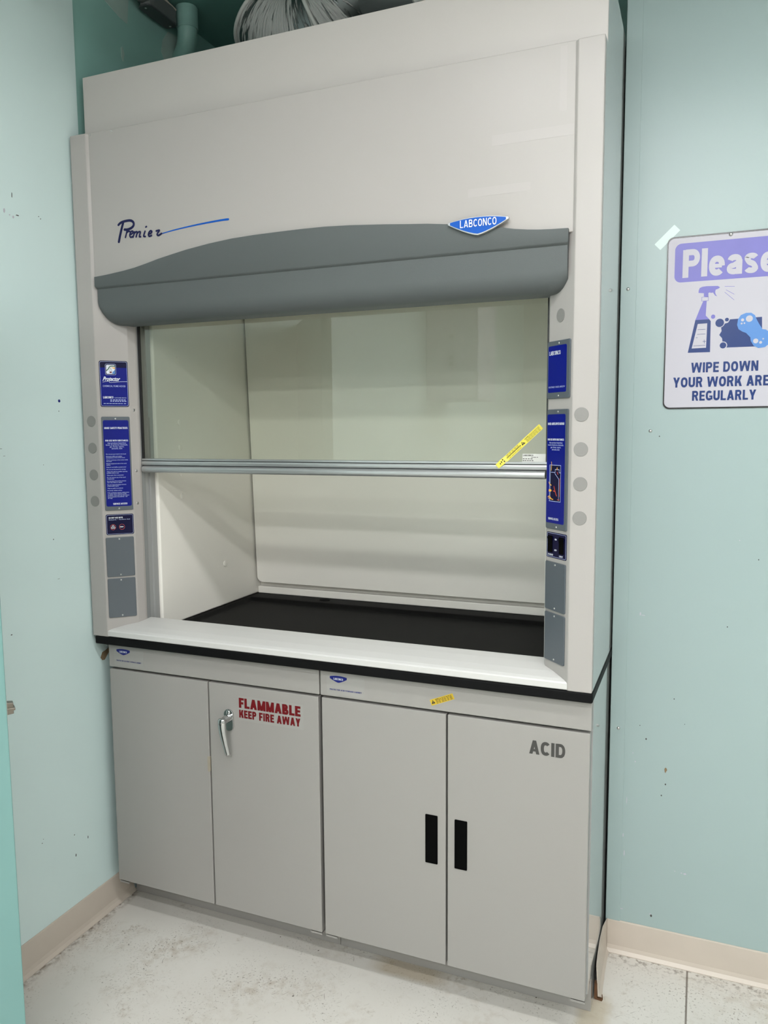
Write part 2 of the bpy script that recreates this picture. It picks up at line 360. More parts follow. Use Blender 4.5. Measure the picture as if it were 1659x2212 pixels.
def floor_mat():
    m = bpy.data.materials.new('floor_painted'); m.use_nodes = True; nt = m.node_tree; b = nt.nodes['Principled BSDF']; N = nt.nodes.new; L = nt.links.new
    b.inputs['Roughness'].default_value = .42; b.inputs['Specular IOR Level'].default_value = .4
    tc = N('ShaderNodeTexCoord')
    def noise(sc, det, vec=None, rough=.6):
        n = N('ShaderNodeTexNoise'); n.inputs['Scale'].default_value = sc; n.inputs['Detail'].default_value = det; n.inputs['Roughness'].default_value = rough
        L(vec if vec else tc.outputs['Object'], n.inputs['Vector']); return n.outputs['Fac']
    def ramp(x, a, bb):
        r = N('ShaderNodeMapRange'); r.inputs[1].default_value = a; r.inputs[2].default_value = bb; L(x, r.inputs[0]); return r.outputs[0]
    def mul(a, bb):
        q = N('ShaderNodeMath'); q.operation = 'MULTIPLY'
        for i, x in enumerate((a, bb)):
            if isinstance(x, (int, float)): q.inputs[i].default_value = x
            else: L(x, q.inputs[i])
        return q.outputs[0]
    def mixc(f, c0, c1):
        q = N('ShaderNodeMix'); q.data_type = 'RGBA'; L(f, q.inputs[0])
        for i, c in ((6, c0), (7, c1)):
            if isinstance(c, tuple): q.inputs[i].default_value = (*c, 1)
            else: L(c, q.inputs[i])
        return q.outputs[2]
    c = mixc(noise(3.2, 5), (.565, .535, .485), (.68, .655, .61))
    # brownish wear clouds
    c = mixc(mul(mul(ramp(noise(4.5, 6), .50, .70), ramp(noise(34, 5), .44, .66)), .62), c, (.37, .30, .225))
    c = mixc(mul(mul(ramp(noise(11, 6), .58, .70), ramp(noise(75, 4), .46, .62)), .6), c, (.30, .235, .17))
    # distorted coordinates so that marks come out ragged
    nv = N('ShaderNodeTexNoise'); nv.inputs['Scale'].default_value = 38; nv.inputs['Detail'].default_value = 3; L(tc.outputs['Object'], nv.inputs['Vector'])
    vm = N('ShaderNodeVectorMath'); vm.operation = 'MULTIPLY_ADD'; vm.inputs[1].default_value = (.014, .014, 0); L(nv.outputs['Color'], vm.inputs[0]); L(tc.outputs['Object'], vm.inputs[2]); rag = vm.outputs[0]
    # speckle where the paint is worn
    c = mixc(mul(mul(ramp(noise(150, 4, rag), .585, .65), ramp(noise(5.0, 4), .46, .64)), .85), c, (.15, .125, .095))
    # fine scratches in several directions, in patches
    for k, ang in enumerate((0.5, -0.7, 1.25, 2.3)):
        vr = N('ShaderNodeVectorRotate'); vr.rotation_type = 'Z_AXIS'; vr.inputs['Angle'].default_value = ang; L(rag, vr.inputs['Vector'])
        mp = N('ShaderNodeMapping'); mp.inputs['Scale'].default_value = (26, 260, 1); mp.inputs['Location'].default_value = (3.1*k, 1.7*k, k)
        L(vr.outputs[0], mp.inputs['Vector'])
        sc = ramp(noise(1.0, 1, mp.outputs[0]), .70, .75)
        c = mixc(mul(mul(sc, ramp(noise(4.2, 3), .47, .62)), .62), c, (.17, .14, .11))
    # small dark chips
    vo = N('ShaderNodeTexVoronoi'); vo.inputs['Scale'].default_value = 24; L(rag, vo.inputs['Vector'])
    c = mixc(mul(ramp(vo.outputs['Distance'], .065, .05), ramp(noise(9, 1), .55, .58)), c, (.12, .10, .08))
    # yellowed stain in front of the acid cabinet
    gx = N('ShaderNodeSeparateXYZ'); L(rag, gx.inputs[0])
    def bump1(x, c0, w):
        q = N('ShaderNodeMath'); q.operation = 'SUBTRACT'; L(x, q.inputs[0]); q.inputs[1].default_value = c0
        a_ = N('ShaderNodeMath'); a_.operation = 'ABSOLUTE'; L(q.outputs[0], a_.inputs[0]); return ramp(a_.outputs[0], w, w*.5)
    c = mixc(mul(mul(bump1(gx.outputs[0], 1.02, .13), bump1(gx.outputs[1], .12, .045)), .55), c, (.36, .27, .15))
    c = mixc(mul(mul(bump1(gx.outputs[0], 1.535, .05), bump1(gx.outputs[1], .14, .10)), .5), c, (.42, .33, .19))
    # the seam between two floor sheets
    sx = N('ShaderNodeSeparateXYZ'); L(tc.outputs['Object'], sx.inputs[0])
    q = N('ShaderNodeMath'); q.operation = 'SUBTRACT'; L(sx.outputs[0], q.inputs[0]); q.inputs[1].default_value = 1.7595
    a = N('ShaderNodeMath'); a.operation = 'ABSOLUTE'; L(q.outputs[0], a.inputs[0])
    c = mixc(mul(ramp(a.outputs[0], .0032, .0018), .8), c, (.10, .075, .055))
    # dirt in a thin line along the wall toe
    q2 = N('ShaderNodeMath'); q2.operation = 'SUBTRACT'; L(sx.outputs[1], q2.inputs[0]); q2.inputs[1].default_value = .402
    a2 = N('ShaderNodeMath'); a2.operation = 'ABSOLUTE'; L(q2.outputs[0], a2.inputs[0])
    right = ramp(sx.outputs[0], 1.53, 1.54)
    c = mixc(mul(mul(mul(ramp(a2.outputs[0], .05, .0), ramp(noise(60, 4), .5, .62)), right), .7), c, (.12, .09, .06))
    a3 = N('ShaderNodeMath'); a3.operation = 'ABSOLUTE'; q3 = N('ShaderNodeMath'); q3.operation = 'SUBTRACT'; L(sx.outputs[0], q3.inputs[0]); q3.inputs[1].default_value = .004; L(q3.outputs[0], a3.inputs[0])
    c = mixc(mul(mul(ramp(a3.outputs[0], .03, .002), ramp(noise(50, 4), .42, .6)), .85), c, (.13, .085, .05))
    L(c, b.inputs['Base Color'])
    return m
FLOOR = floor_mat()

def duct_mat():
    m = bpy.data.materials.new('galvanised_smeared'); m.use_nodes = True; nt = m.node_tree; b = nt.nodes['Principled BSDF']; N = nt.nodes.new; L = nt.links.new
    uv = N('ShaderNodeUVMap'); uv.uv_map = 'duct'; at = N('ShaderNodeAttribute'); at.attribute_name = 'cov'
    mp = N('ShaderNodeMapping'); mp.inputs['Scale'].default_value = (1, 1, 1); L(uv.outputs[0], mp.inputs['Vector'])
    n = N('ShaderNodeTexNoise'); n.inputs['Scale'].default_value = 1.0; n.inputs['Detail'].default_value = 6; n.inputs['Roughness'].default_value = .62; L(mp.outputs[0], n.inputs['Vector'])
    ad = N('ShaderNodeMath'); ad.operation = 'ADD'; L(n.outputs['Fac'], ad.inputs[0]); L(at.outputs['Fac'], ad.inputs[1])
    r = N('ShaderNodeMapRange'); r.inputs[1].default_value = .97; r.inputs[2].default_value = 1.03; L(ad.outputs[0], r.inputs[0])
    mx = N('ShaderNodeMix'); mx.data_type = 'RGBA'; mx.inputs[6].default_value = (.16, .18, .18, 1); mx.inputs[7].default_value = (.60, .60, .585, 1)
    L(r.outputs[0], mx.inputs[0]); L(mx.outputs[2], b.inputs['Base Color'])
    iv = N('ShaderNodeMath'); iv.operation = 'SUBTRACT'; iv.inputs[0].default_value = 1.0; L(r.outputs[0], iv.inputs[1]); L(iv.outputs[0], b.inputs['Metallic'])
    b.inputs['Roughness'].default_value = .36
    bp = N('ShaderNodeBump'); bp.inputs['Distance'].default_value = .010; bp.inputs['Strength'].default_value = 1.0
    n2 = N('ShaderNodeTexNoise'); n2.inputs['Scale'].default_value = 1.6; n2.inputs['Detail'].default_value = 4; L(uv.outputs[0], n2.inputs['Vector'])
    mu = N('ShaderNodeMath'); mu.operation = 'MULTIPLY'; L(n2.outputs['Fac'], mu.inputs[0]); L(r.outputs[0], mu.inputs[1]); L(mu.outputs[0], bp.inputs['Height']); L(bp.outputs[0], b.inputs['Normal'])
    return m
DUCT = duct_mat()

# ================================================================== the setting
CZ = 3.012
struct('floor', MB().box(-.3, 4.4, -6.3, 1.0, -.06, 0), FLOOR, 'worn off-white painted floor with scuffs and one dark seam', 'floor')
struct('ceiling', MB().box(-.3, 4.4, -6.3, .05, CZ, CZ+.06), CEIL, 'white ceiling of the room in front of the hood', 'ceiling')
struct('ceiling_recess', MB().box(-.3, 1.75, .05, 1.0, CZ, CZ+.06), TEAL_SHADED, 'teal ceiling of the recess above the hood, darkened for shade', 'ceiling')
wl = struct('wall_left', MB().box(-.07, -.008, -6.3, .046, 0, CZ).box(-.07, -.008, .046, .80, 0, 2.43), MINT_BRIGHT, 'pale mint green wall left of the hood', 'wall')
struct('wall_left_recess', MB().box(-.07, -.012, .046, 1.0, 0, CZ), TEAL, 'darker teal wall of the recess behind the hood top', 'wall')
wb = struct('wall_back', MB().box(1.5278, 4.4, .42, .56, 0, CZ), MINT_DIM, 'pale mint green wall right of the hood carrying the sign', 'wall')
struct('wall_right_recess', MB().box(1.5305, 1.57, .56, 1.0, 0, CZ), RAWW, 'unpainted grey right wall of the recess', 'wall')
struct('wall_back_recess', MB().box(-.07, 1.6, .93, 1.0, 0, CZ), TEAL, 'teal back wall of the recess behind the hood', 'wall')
struct('wall_right', MB().box(4.2, 4.4, -6.3, .42, 0, CZ), FARW, 'grey wall on the far right side of the room', 'wall')
struct('wall_front', MB().box(-.07, 4.4, -6.3, -6.1, 0, CZ), FARW, 'grey wall behind the photographer', 'wall')
# corner trim strip beside the recess
t1 = struct('trim_1', MB().box(1.5272, 1.5690, .4172, .4205, .10, CZ).box(1.5272, 1.5292, .4172, .47, .10, CZ), MINT_DIM, 'narrow mint metal corner strip between hood and wall', 'trim', bevel=.0008)
def wscrew(x, z, par, yy, r=.0048):
    mb = MB((Vector((0, yy, 0)), Vector((1, 0, 0)), Vector((0, 0, 1)), Vector((0, -1, 0))))
    mb.dome(x, z, r, 0, .0035); return obj('screw', mb, STEEL, par, smooth=True)
wscrew(1.5474, 1.9426, t1, .4172); wscrew(1.5509, .6946, t1, .4172)
wscrew(1.6159, 1.5548, wb, .42)
FB = (Vector((0, .42, 0)), Vector((1, 0, 0)), Vector((0, 0, 1)), Vector((0, -1, 0)))
mb = MB(FB); mb.prism([(1.680, .590), (1.683, .5955), (1.6865, .592), (1.6875, .588), (1.685, .584), (1.6835, .579), (1.681, .583)], 0, .0015)
obj('paint_chip', mb, BRN, wb, label='small brown chip in the wall paint')
mb = MB(FB)
for x, z, w, h in ((1.603, 1.0375, .004, .010), (1.611, 1.034, .010, .002), (1.579, .478, .002, .022), (1.5715, .37, .003, .012), (1.576, .315, .003, .018), (1.572, .140, .010, .0025), (1.744, .286, .008, .005), (1.735, .287, .004, .0035), (1.717, .289, .003, .003), (1.653, .142, .005, .003), (1.600, .60, .0035, .0045), (1.593, .625, .003, .003), (1.852, 1.26, .003, .003)):
    mb.cut().prism([(x-w/2, z-h*.3), (x-w*.1, z-h/2), (x+w/2, z-h*.2), (x+w*.3, z+h/2), (x-w*.4, z+h*.35)], 0, .0008)
obj('paint_flake', mb, SIGNW, wb, label='white flecks where the mint paint has chipped')
mb = MB(FB)
for x, z, r in ((1.628, .672, .0022), (1.684, .545, .002), (1.674, .51, .0018), (1.610, .71, .0012), (1.656, .137, .003), (1.70, .80, .0015), (1.90, 1.21, .0015), (1.83, 1.02, .0015), (1.73, .73, .001), (1.64, 1.54, .0015)):
    mb.cut().disc(x, z, r, r*1.3, 0, .0004, 8)
obj('scuff_mark', mb, GREY, wb)
# marks on the left wall: one navy pin, nicks and one brown chip
FL = (Vector((-.008, 0, 0)), Vector((0, 1, 0)), Vector((0, 0, 1)), Vector((1, 0, 0)))
mb = MB(FL); mb.dome(-.083, 1.655, .0045, 0, .002); obj('blue_dot', mb, NAVY, wl, smooth=True)
mb = MB(FL)
for y, z, w, h in ((-.0865, 1.625, .003, .003), (-.215, 2.205, .0025, .014), (-.20, 2.155, .012, .003), (-.125, 2.17, .003, .0025), (-.118, 2.165, .003, .003), (-.132, 1.25, .003, .004), (-.155, 1.47, .002, .002), (-.345, .985, .014, .002), (-.30, 1.005, .006, .003), (-.11, .325, .003, .004), (-.055, .29, .003, .009), (-.108, .258, .004, .009), (-.235, .362, .003, .003), (-.23, .372, .002, .002), (-.30, 1.52, .01, .0012), (-.29, 1.50, .008, .001), (-.12, 1.13, .01, .001)):
    mb.cut().prism([(y-w/2, z-h*.4), (y+w*.3, z-h/2), (y+w/2, z+h*.3), (y-w*.2, z+h/2)], 0, .0004)
obj('scuff_mark', mb, GREY, wl)
mb = MB(FL)
for y, z, w, h in ((-.243, 2.157, .006, .013), (-.226, 2.150, .004, .004), (-.214, 2.147, .006, .008)):
    mb.cut().prism([(y-w/2, z-h*.3), (y, z-h/2), (y+w/2, z), (y+w*.2, z+h/2), (y-w/2, z+h*.3)], 0, .0005)
obj('paint_flake', mb, SIGNW, wl)
mb = MB(FL); mb.prism([(.036, .846), (.044, .836), (.054, .835), (.068, .850), (.086, .862), (.08, .872), (.058, .864), (.045, .862)], -.003, .0012)
obj('paint_chip', mb, BRN, wl, label='brown chip of bare plaster under the worktop end')
# joint compound patches on the recess wall
FR = (Vector((-.012, 0, 0)), Vector((0, 1, 0)), Vector((0, 0, 1)), Vector((1, 0, 0)))
mb = MB(FR)
mb.prism([(.10, 2.99), (.13, 2.93), (.17, 2.90), (.25, 2.875), (.29, 2.87), (.30, 2.95), (.30, 3.0), (.2, 3.005)], 0, .0012)
mb.cut().prism([(.46, 2.86), (.50, 2.80), (.56, 2.78), (.62, 2.80), (.60, 2.90), (.56, 2.95), (.50, 2.94), (.47, 2.90)], 0, .0012)
mb.cut().prism([(.255, 2.755), (.262, 2.745), (.27, 2.77), (.262, 2.79), (.255, 2.785)], 0, .002)
obj('plaster_patch', mb, PATCH, bpy.data.objects['wall_left_recess'])

# baseboards
prof = [(0, 0), (.0135, 0), (.0135, .0025), (.006, .011), (.0032, .022), (.0032, .0985), (.0020, .1016), (0, .1016)]
mb = MB(); lo = [mb.v(-.008+a, -6.1, b) for a, b in prof]; hi = [mb.v(-.008+a, .142, b) for a, b in prof]
mb.face(lo); mb.face(hi[::-1])
for i in range(len(prof)): j = (i+1) % len(prof); mb.face([lo[i], lo[j], hi[j], hi[i]])
struct('baseboard_left', mb, BASE, 'beige vinyl baseboard along the left wall', 'baseboard')
mb = MB(); lo = [mb.v(1.5335, .42-a, b) for a, b in prof]; hi = [mb.v(4.2, .42-a, b) for a, b in prof]
mb.face(lo); mb.face(hi[::-1])
for i in range(len(prof)): j = (i+1) % len(prof); mb.face([lo[i], lo[j], hi[j], hi[i]])
bb = struct('baseboard_back', mb, BASE, 'beige vinyl baseboard under the sign wall, its end bent round the corner', 'baseboard')
# loose end of the baseboard: curls out of the corner along the cabinet side
mb = MB(); cols_ = []
path = [(1.5400, .418), (1.5345, .4165), (1.5318, .405), (1.5305, .37), (1.5312, .31), (1.5328, .25), (1.5350, .205), (1.5360, .192)]
for k, (x, y) in enumerate(path):
    x -= .0022
    ztop = .1016 if k < 7 else .098
    zb = 0 if k < 7 else .012
    q_ = .0055 if k > 3 else (.004 if k == 3 else .0)
    cols_.append([mb.v(x+.0025-q_ if k > 1 else x, y, ztop), mb.v(x-q_, y, ztop), mb.v(x, y, zb), mb.v(x+.011 if k > 1 else x+.002, y, zb), mb.v(x+.011 if k > 1 else x+.002, y, zb+.0025), mb.v(x+.0045 if k > 1 else x, y, .014), mb.v(x+.0035 if k > 1 else x, y, .024)])
for a, b in zip(cols_[:-1], cols_[1:]):
    for i in range(7): j = (i+1) % 7; mb.face([a[i], a[j], b[j], b[i]])
mb.face(cols_[-1]); mb.face(cols_[0][::-1])
obj('loose_end', mb, BASE, bb, smooth=False)
mb = MB(); mb.box(1.5245, 1.5322, .191, .203, .004, .050)
mb.prism([(1.526, .194), (1.545, .192), (1.547, .2), (1.544, .215), (1.530, .22)], 0, .004)
obj('rust_stain', mb, RUST, bb, label='rusty brown stain at the torn end')

# open door at the left edge of the picture, with its latch
dn = Vector((.8, -.6, 0)); du_ = Vector((.6, .8, 0))
FDR = (Vector((.405, -.690, 0)), du_, Vector((0, 0, 1)), dn)      # origin on the free edge, u along the leaf, n out of its face
door = struct('door_1', MB(FDR).box(-.66, 0, .012, 2.05, -.043, 0), DOORM, 'open teal painted door swung back at the left edge', 'door', bevel=.002)
mb = MB(FDR); mb.box(0, .0012, .945, 1.005, -.034, -.010); obj('latch_plate', mb, STEEL, door)
mb = MB(FDR); mb.prism([(0, .9630), (.014, .9640), (.014, .9880), (0, .9900)], -.030, -.013); mb.box(0, .017, .9720, .9780, -.031, -.010)
obj('door_latch', mb, mat('latch_metal', (.22, .20, .17), rough=.3, metal=1.0), door, bevel=.001)

# ================================================================== ceiling lights (above and behind the photographer; right column and last row added fill)
for k, (x0, x1, y) in enumerate(LAMPS):
    t = thing('ceiling_light', ['left white hanging strip light in the row nearest the hood front', 'added fill light, right strip in the row above the signed mint wall', 'left white ceiling strip light in the row above the photographer', 'added fill light, right strip in the row beside the photographer', 'left white ceiling strip light in the row behind the photographer', 'added fill light, right strip in the row behind the photographer', 'added fill light, left strip in the row farthest from the hood', 'added fill light, right strip in the row farthest from the hood'][k], 'ceiling light', ((x0+x1)/2, y, CZ), 'ceiling strip lights')
    obj('housing', MB().box(x0-.03, x1+.03, y-.09, y+.09, LZ+.012, LZ+.065), LHOUS, t, bevel=.004)
    obj('diffuser', MB().box(x0, x1, y-.07, y+.07, LZ, LZ+.0125), LIGHT[(y, 0 if x0 < 2 else 1)], t)
    for xx in (x0+.15, x1-.15): obj('hanger', MB().box(xx-.004, xx+.004, y-.004, y+.004, LZ+.065, CZ), STEEL, t)

# wall cabinet that shows mirrored in the sash glass
t = thing('wall_cabinet', 'white wall cabinet on the left wall, seen mirrored in the sash glass', 'cabinet', (.15, -3.2, 1.76))
obj('cabinet_body', MB().box(-.008, .36, -3.45, -3.0, 1.76, 2.80), SIGNW, t, bevel=.003)
obj('door', MB().box(.20, .358, -3.0, -2.985, 1.77, 2.79), SIGNW, t, bevel=.003)
for z in (2.17, 2.03, 1.99): obj('vent_slot', MB().box(.155, .185, -3.0, -2.996, z, z+.025), GREY, t)

# ================================================================== worktop
wt = thing('worktop', 'black epoxy worktop with a dished top under the hood', 'worktop', (W/2, .4, .903))
mb = MB()
x0, x1, y0, y1, zb, zt = .006, 1.5262, .001, .80, .9035, .9285
ins = [(x0, y0), (x1, y0), (x1, y1), (x0, y1)]
rim = [(.157, .060), (1.367, .060), (1.367, .668), (.157, .668)]
bas = [(.172, .075), (1.352, .075), (1.352, .655), (.172, .655)]
A = [mb.v(a, b, zb) for a, b in ins]; B = [mb.v(a, b, zt) for a, b in ins]; Cc = [mb.v(a, b, zt) for a, b in rim]; D = [mb.v(a, b, .9165) for a, b in bas]
mb.face(A[::-1]); mb.face(D)
for i in range(4):
    j = (i+1) % 4
    mb.face([A[i], A[j], B[j], B[i]]); mb.face([B[i], B[j], Cc[j], Cc[i]]); mb.face([Cc[i], Cc[j], D[j], D[i]])
obj('slab', mb, EPOXY, wt, bevel=.004, seg=3, ang=25)
mb = MB(); mb.disc(.455, .712, .021, .014, .9286, .9300); obj('cup_sink', mb, BLKPL, wt)

# ================================================================== fume hood
hood = thing('fume_hood', 'pale grey chemical fume hood with grey arched visor and raised glass sash', 'fume hood', (W/2, .4, .9285))
ZB, ZT = .9290, 2.4275
def mx(poly, right):
    return [(W-a, b) for a, b in poly] if right else poly
post_prof = [(0, 0), (.058, 0), (.125, .067), (.1315, .092), (.1315, .102), (.012, .102), (.012, .022), (0, .022)]
for rt in (False, True):
    mb = MB(); mb.prism_z(mx(post_prof, rt), ZB, ZT)
    obj('corner_post', mb, HOOD, hood, bevel=.003, seg=3)
    # sash track: dark slot and grey channel
    sg = (lambda a: W-a) if rt else (lambda a: a)
    mb = MB(); a, b = sorted((sg(.118), sg(.131))); mb.box(a, b, .102, .118, ZB, 2.2)
    obj('sash_slot', mb, FRAME, hood)
    mb = MB(); a, b = sorted((sg(.110), sg(.1305))); mb.box(a, b, .118, .134, ZB, 2.2); a, b = sorted((sg(.110), sg(.136))); mb.box(a, b, .134, .158, ZB, 2.2)
    obj('sash_track', mb, TRACK, hood, bevel=.001)
    a, b = sorted((sg(0), sg(.004)))
    obj('side_panel', MB().box(a, b, .0225, .80, ZB, ZT), SIDE, hood)
    # interior liner side
    a, b = sorted((sg(.125), sg(.146)))
    ln = obj('liner_panel', MB().box(a, b, .1585, .775, ZB, 2.16), LINER, hood, bevel=.006, seg=4)
    mb = MB((Vector((sg(.146), 0, 0)), Vector((0, 1, 0)), Vector((0, 0, 1)), Vector((-1 if rt else 1, 0, 0))))
    for y, z in ((.2797, 1.7962), (.2779, 1.5921), (.277, 1.5096), (.2785, 1.425), (.2791, 1.349), (.5185, 1.0811)):
        if rt: break
        m2 = MB(mb.f); m2.disc(y, z, .0088, .0108, 0, .003, 20); m2.dome(y, z, .0088, .003, .0015); obj('hole_plug', m2, LINER, ln, smooth=False, bevel=.0008)
    mb.bm.free()
obj('rear_liner', MB().box(.146, W-.146, .768, .785, ZB, 2.16), LINER, hood)
obj('rear_curb', MB().box(.147, W-.147, .742, .767, ZB, .9565), LINER, hood, bevel=.003)
obj('hood_ceiling', MB().box(.10, W-.10, .13, .785, 2.16, 2.17), LINER, hood)
obj('hood_roof', MB().box(.005, W-.005, .05, .80, 2.40, 2.42), HOOD, hood)
obj('hood_back', MB().box(.005, W-.005, .79, .80, ZB, 2.40), HOOD, hood)
# tilted baffle with rounded lower corners
mb = MB()
def baf_y(z): return .729-(z-.977)*.046
outl = rrect(.153, W-.153, .9755, 2.14, .022, 6)
fr = [mb.v(a, baf_y(b), b) for a, b in outl]; bk = [mb.v(a, baf_y(b)+.007, b) for a, b in outl]
mb.face(fr); mb.face(bk[::-1])
for i in range(len(outl)): j = (i+1) % len(outl); mb.face([fr[i], fr[j], bk[j], bk[i]])
obj('baffle', mb, LINER, hood, bevel=.0015)

# front panel and visor
fpan = obj('front_panel', MB().box(.0625, 1.4605, .0065, .030, 2.012, 2.4285), HOOD, hood, bevel=.0025, seg=3)
arch = [(.072, 2.0183), (.110, 2.0205), (.1439, 2.0238), (.180, 2.0275), (.2198, 2.0330), (.26, 2.0410), (.3022, 2.0500), (.35, 2.0585), (.3978, 2.0665), (.4739, 2.0760), (.5497, 2.0825), (.62, 2.0850), (.6933, 2.0858), (.7615, 2.0860),
        (.8296, 2.0850), (.90, 2.0815), (.9592, 2.0768), (1.0, 2.0735), (1.0585, 2.0680), (1.11, 2.0635), (1.1542, 2.0580), (1.2, 2.0520), (1.25, 2.0440), (1.2914, 2.0364), (1.3246, 2.0298), (1.3573, 2.0250), (1.3850, 2.0222), (1.4109, 2.0206), (1.44, 2.0195), (1.460, 2.0190)]
mb = MB()
def vis_sec(x, zt):
    # distance to the rounded lower corner
    d = min(x-.0745, 1.4585-x); r = .045; k = 0.0
    if d < r: k = r-math.sqrt(max(0, r*r-(r-d)**2))
    zb_ = 1.8815+k; pts = [(.0315, zt), (-.0035, zt), (-.0035, 1.9905), (-.0005, 1.9865), (.0042, 1.9835), (.0042, 1.928+k*.45)]
    zc = 1.928+k*.45; n = 7
    for i in range(1, n+1):
        t = i/n*math.pi/2; pts.append((.0042+.046*(1-math.cos(t)), zb_+(zc-zb_)*(1-math.sin(t))))
    pts.append((.092, zb_)); pts.append((.092, zb_+.012)); pts.append((.0315, 1.99))
    return pts
xs = [.0745, .0752, .0765, .079, .083, .088, .095, .103, .112, .1205]; xs = xs+[.1439, .18, .2198, .26, .3022, .35, .3978, .4739, .5497, .62, .6933, .7615, .8296, .9, .9592, 1.0, 1.0585, 1.11, 1.1542, 1.2, 1.25, 1.2914, 1.3246, 1.3573, 1.385]+[W-.0145+.0095-a+.004 for a in xs[::-1]]
xs = [min(x, 1.4585) for x in xs]
def arch_z(x):
    for (a, za), (b, zb2) in zip(arch[:-1], arch[1:]):
        if a <= x <= b: return za+(zb2-za)*(x-a)/(b-a)
    return arch[0][1] if x < arch[0][0] else arch[-1][1]
secs = []
for i, x in enumerate(xs):
    first = i == 0 or i == len(xs)-1
    secs.append([mb.v((x-.003 if (i == 0) else x+.002 if i == len(xs)-1 else x) if j < 3 or j > 13 else x, y, z) for j, (y, z) in enumerate(vis_sec(x, arch_z(x)))])
for a, b in zip(secs[:-1], secs[1:]):
    n = len(a)
    for i in range(n): j = (i+1) % n; mb.face([a[i], a[j], b[j], b[i]])
mb.face(secs[0]); mb.face(secs[-1][::-1])
obj('visor', mb, VISOR, hood, bevel=.0012, ang=40, smooth=38)

# badge on the visor: blue shield with a silver rim and raised lettering
FP = (Vector((0, -.0035, 0)), Vector((1, 0, 0)), Vector((0, 0, 1)), Vector((0, -1, 0)))
def shield(cx, cz, hw, up, dn, k=1.0, n=14):
    pts = []
    for i in range(n+1):
        t = -1+2*i/n; pts.append((cx+hw*k*t, cz+k*up*(1-abs(t)**2.0)+.0035*k))
    pts.append((cx+hw*k*1.0, cz-.002*k))
    for i in range(1, n):
        t = 1-2*i/n; pts.append((cx+hw*k*t, cz-k*dn*(1-abs(t)**1.35)-.002*k))
    pts.append((cx-hw*k, cz-.002*k))
    return pts
bx, bz = 1.2395, 2.0535
bd = obj('badge', MB(FP).prism(shield(bx, bz, .0745, .0085, .0300), 0, .0095), ALU, hood, bevel=.0015, label='silver rimmed blue shield badge')
obj('badge_field', MB(FP).prism(shield(bx, bz-.0008, .0700, .0068, .0265, .975), .0095, .0100), RBLUE, bd)
obj('badge_lettering', MB(FP).block('LABCONCO', 1.1965, 1.2855, bz-.0120, bz+.0050, .0112, t=.15), WPRT, bd)

# script lettering on the front panel
FQ = (Vector((0, .0065, 0)), Vector((1, 0, 0)), Vector((0, 0, 1)), Vector((0, -1, 0)))
S = {'Pstem': [(.1775, 2.1628), (.1709, 2.146), (.1642, 2.1269), (.16, 2.1127)], 'Ptop': [(.1609, 2.1601), (.1708, 2.1657), (.1879, 2.1683), (.2047, 2.1678), (.2145, 2.162), (.2152, 2.1533), (.2065, 2.1468), (.1923, 2.1438), (.1822, 2.1448)],
     'r': [(.191, 2.1409), (.1877, 2.1312), (.1844, 2.1227)], 'r2': [(.1896, 2.1353), (.1965, 2.1386), (.2015, 2.1372)],
     'e': [(.2016, 2.1285), (.2096, 2.1312), (.2131, 2.1352), (.2088, 2.1378), (.203, 2.134), (.2004, 2.1268), (.2035, 2.1213), (.2102, 2.1224)],
     'm1': [(.2176, 2.1347), (.215, 2.1272), (.2118, 2.1205)], 'm2': [(.2162, 2.1305), (.2231, 2.1342), (.2275, 2.1329), (.2249, 2.1253), (.223, 2.1203)], 'm3': [(.2262, 2.1287), (.2331, 2.1332), (.2386, 2.1322), (.236, 2.1251), (.2347, 2.12), (.2391, 2.1191)],
     'i': [(.2552, 2.1327), (.2515, 2.1249), (.2501, 2.1194), (.2556, 2.118)], 'dot': [(.2705, 2.1429), (.2733, 2.1443)],
     'e2': [(.2679, 2.1233), (.2757, 2.1255), (.2792, 2.1295), (.2749, 2.1321), (.2693, 2.1283), (.2668, 2.1221), (.2699, 2.1174), (.2776, 2.1189)],
     'r3': [(.2945, 2.1297), (.3059, 2.1303), (.3002, 2.1244), (.2972, 2.1191), (.3026, 2.1168), (.3125, 2.121)]}
S['dot'] = [(.2585, 2.1440), (.2608, 2.1452)]
mb = MB(FQ)
for j_, (k, p) in enumerate(S.items()): mb.ribbon(p, {'Pstem': .0080, 'Ptop': .0072}.get(k, .0050), .0003+1e-4*j_)
scr = obj('script_lettering', mb, SCRIPT, fpan)
mb = MB(FQ); mb.ribbon([(.3110, 2.1205), (.3557, 2.1261), (.4087, 2.1309), (.4606, 2.1344), (.5116, 2.1366), (.5347, 2.1366)], .0028, .0005, w1=.0058)
obj('script_swoosh', mb, RBLUE, fpan)
# clear packing-tape strips left on the right end of the panel
mb = MB(FQ)
mb.rr(1.268, 1.4585, 2.226, 2.250, .002, 0, .0003); mb.cut().rr(1.21, 1.36, 2.115, 2.135, .002, 0, .0003); mb.cut().rr(1.425, 1.441, 2.28, 2.42, .001, 0, .0003)
TAPECL = mat('tape_clear', (.418, .393, .375), rough=.36, spec=.30)
obj('tape_strip', mb, TAPECL, fpan, label='clear tape strips left on the panel')
for x, z in ((.0636+.008, 2.4345), (.150, 2.4345)):
    mb = MB((Vector((0, .0062, 0)), Vector((1, 0, 0)), Vector((0, 0, 1)), Vector((0, -1, 0)))); mb.dome(x, z-.012, .0028, 0, .002); obj('screw', mb, STEEL, fpan, smooth=True)

# round grey plugs on the flat post faces
F0 = (Vector((0, 0, 0)), Vector((1, 0, 0)), Vector((0, 0, 1)), Vector((0, -1, 0)))
for x in (.0330, W-.0365):
    for z in (1.5955, 1.5145, 1.4330, 1.3522):
        obj('hole_plug', MB(F0).disc(x, z, .0165, .0165, 0, .0012, 36), PLUG, hood, bevel=.0004)

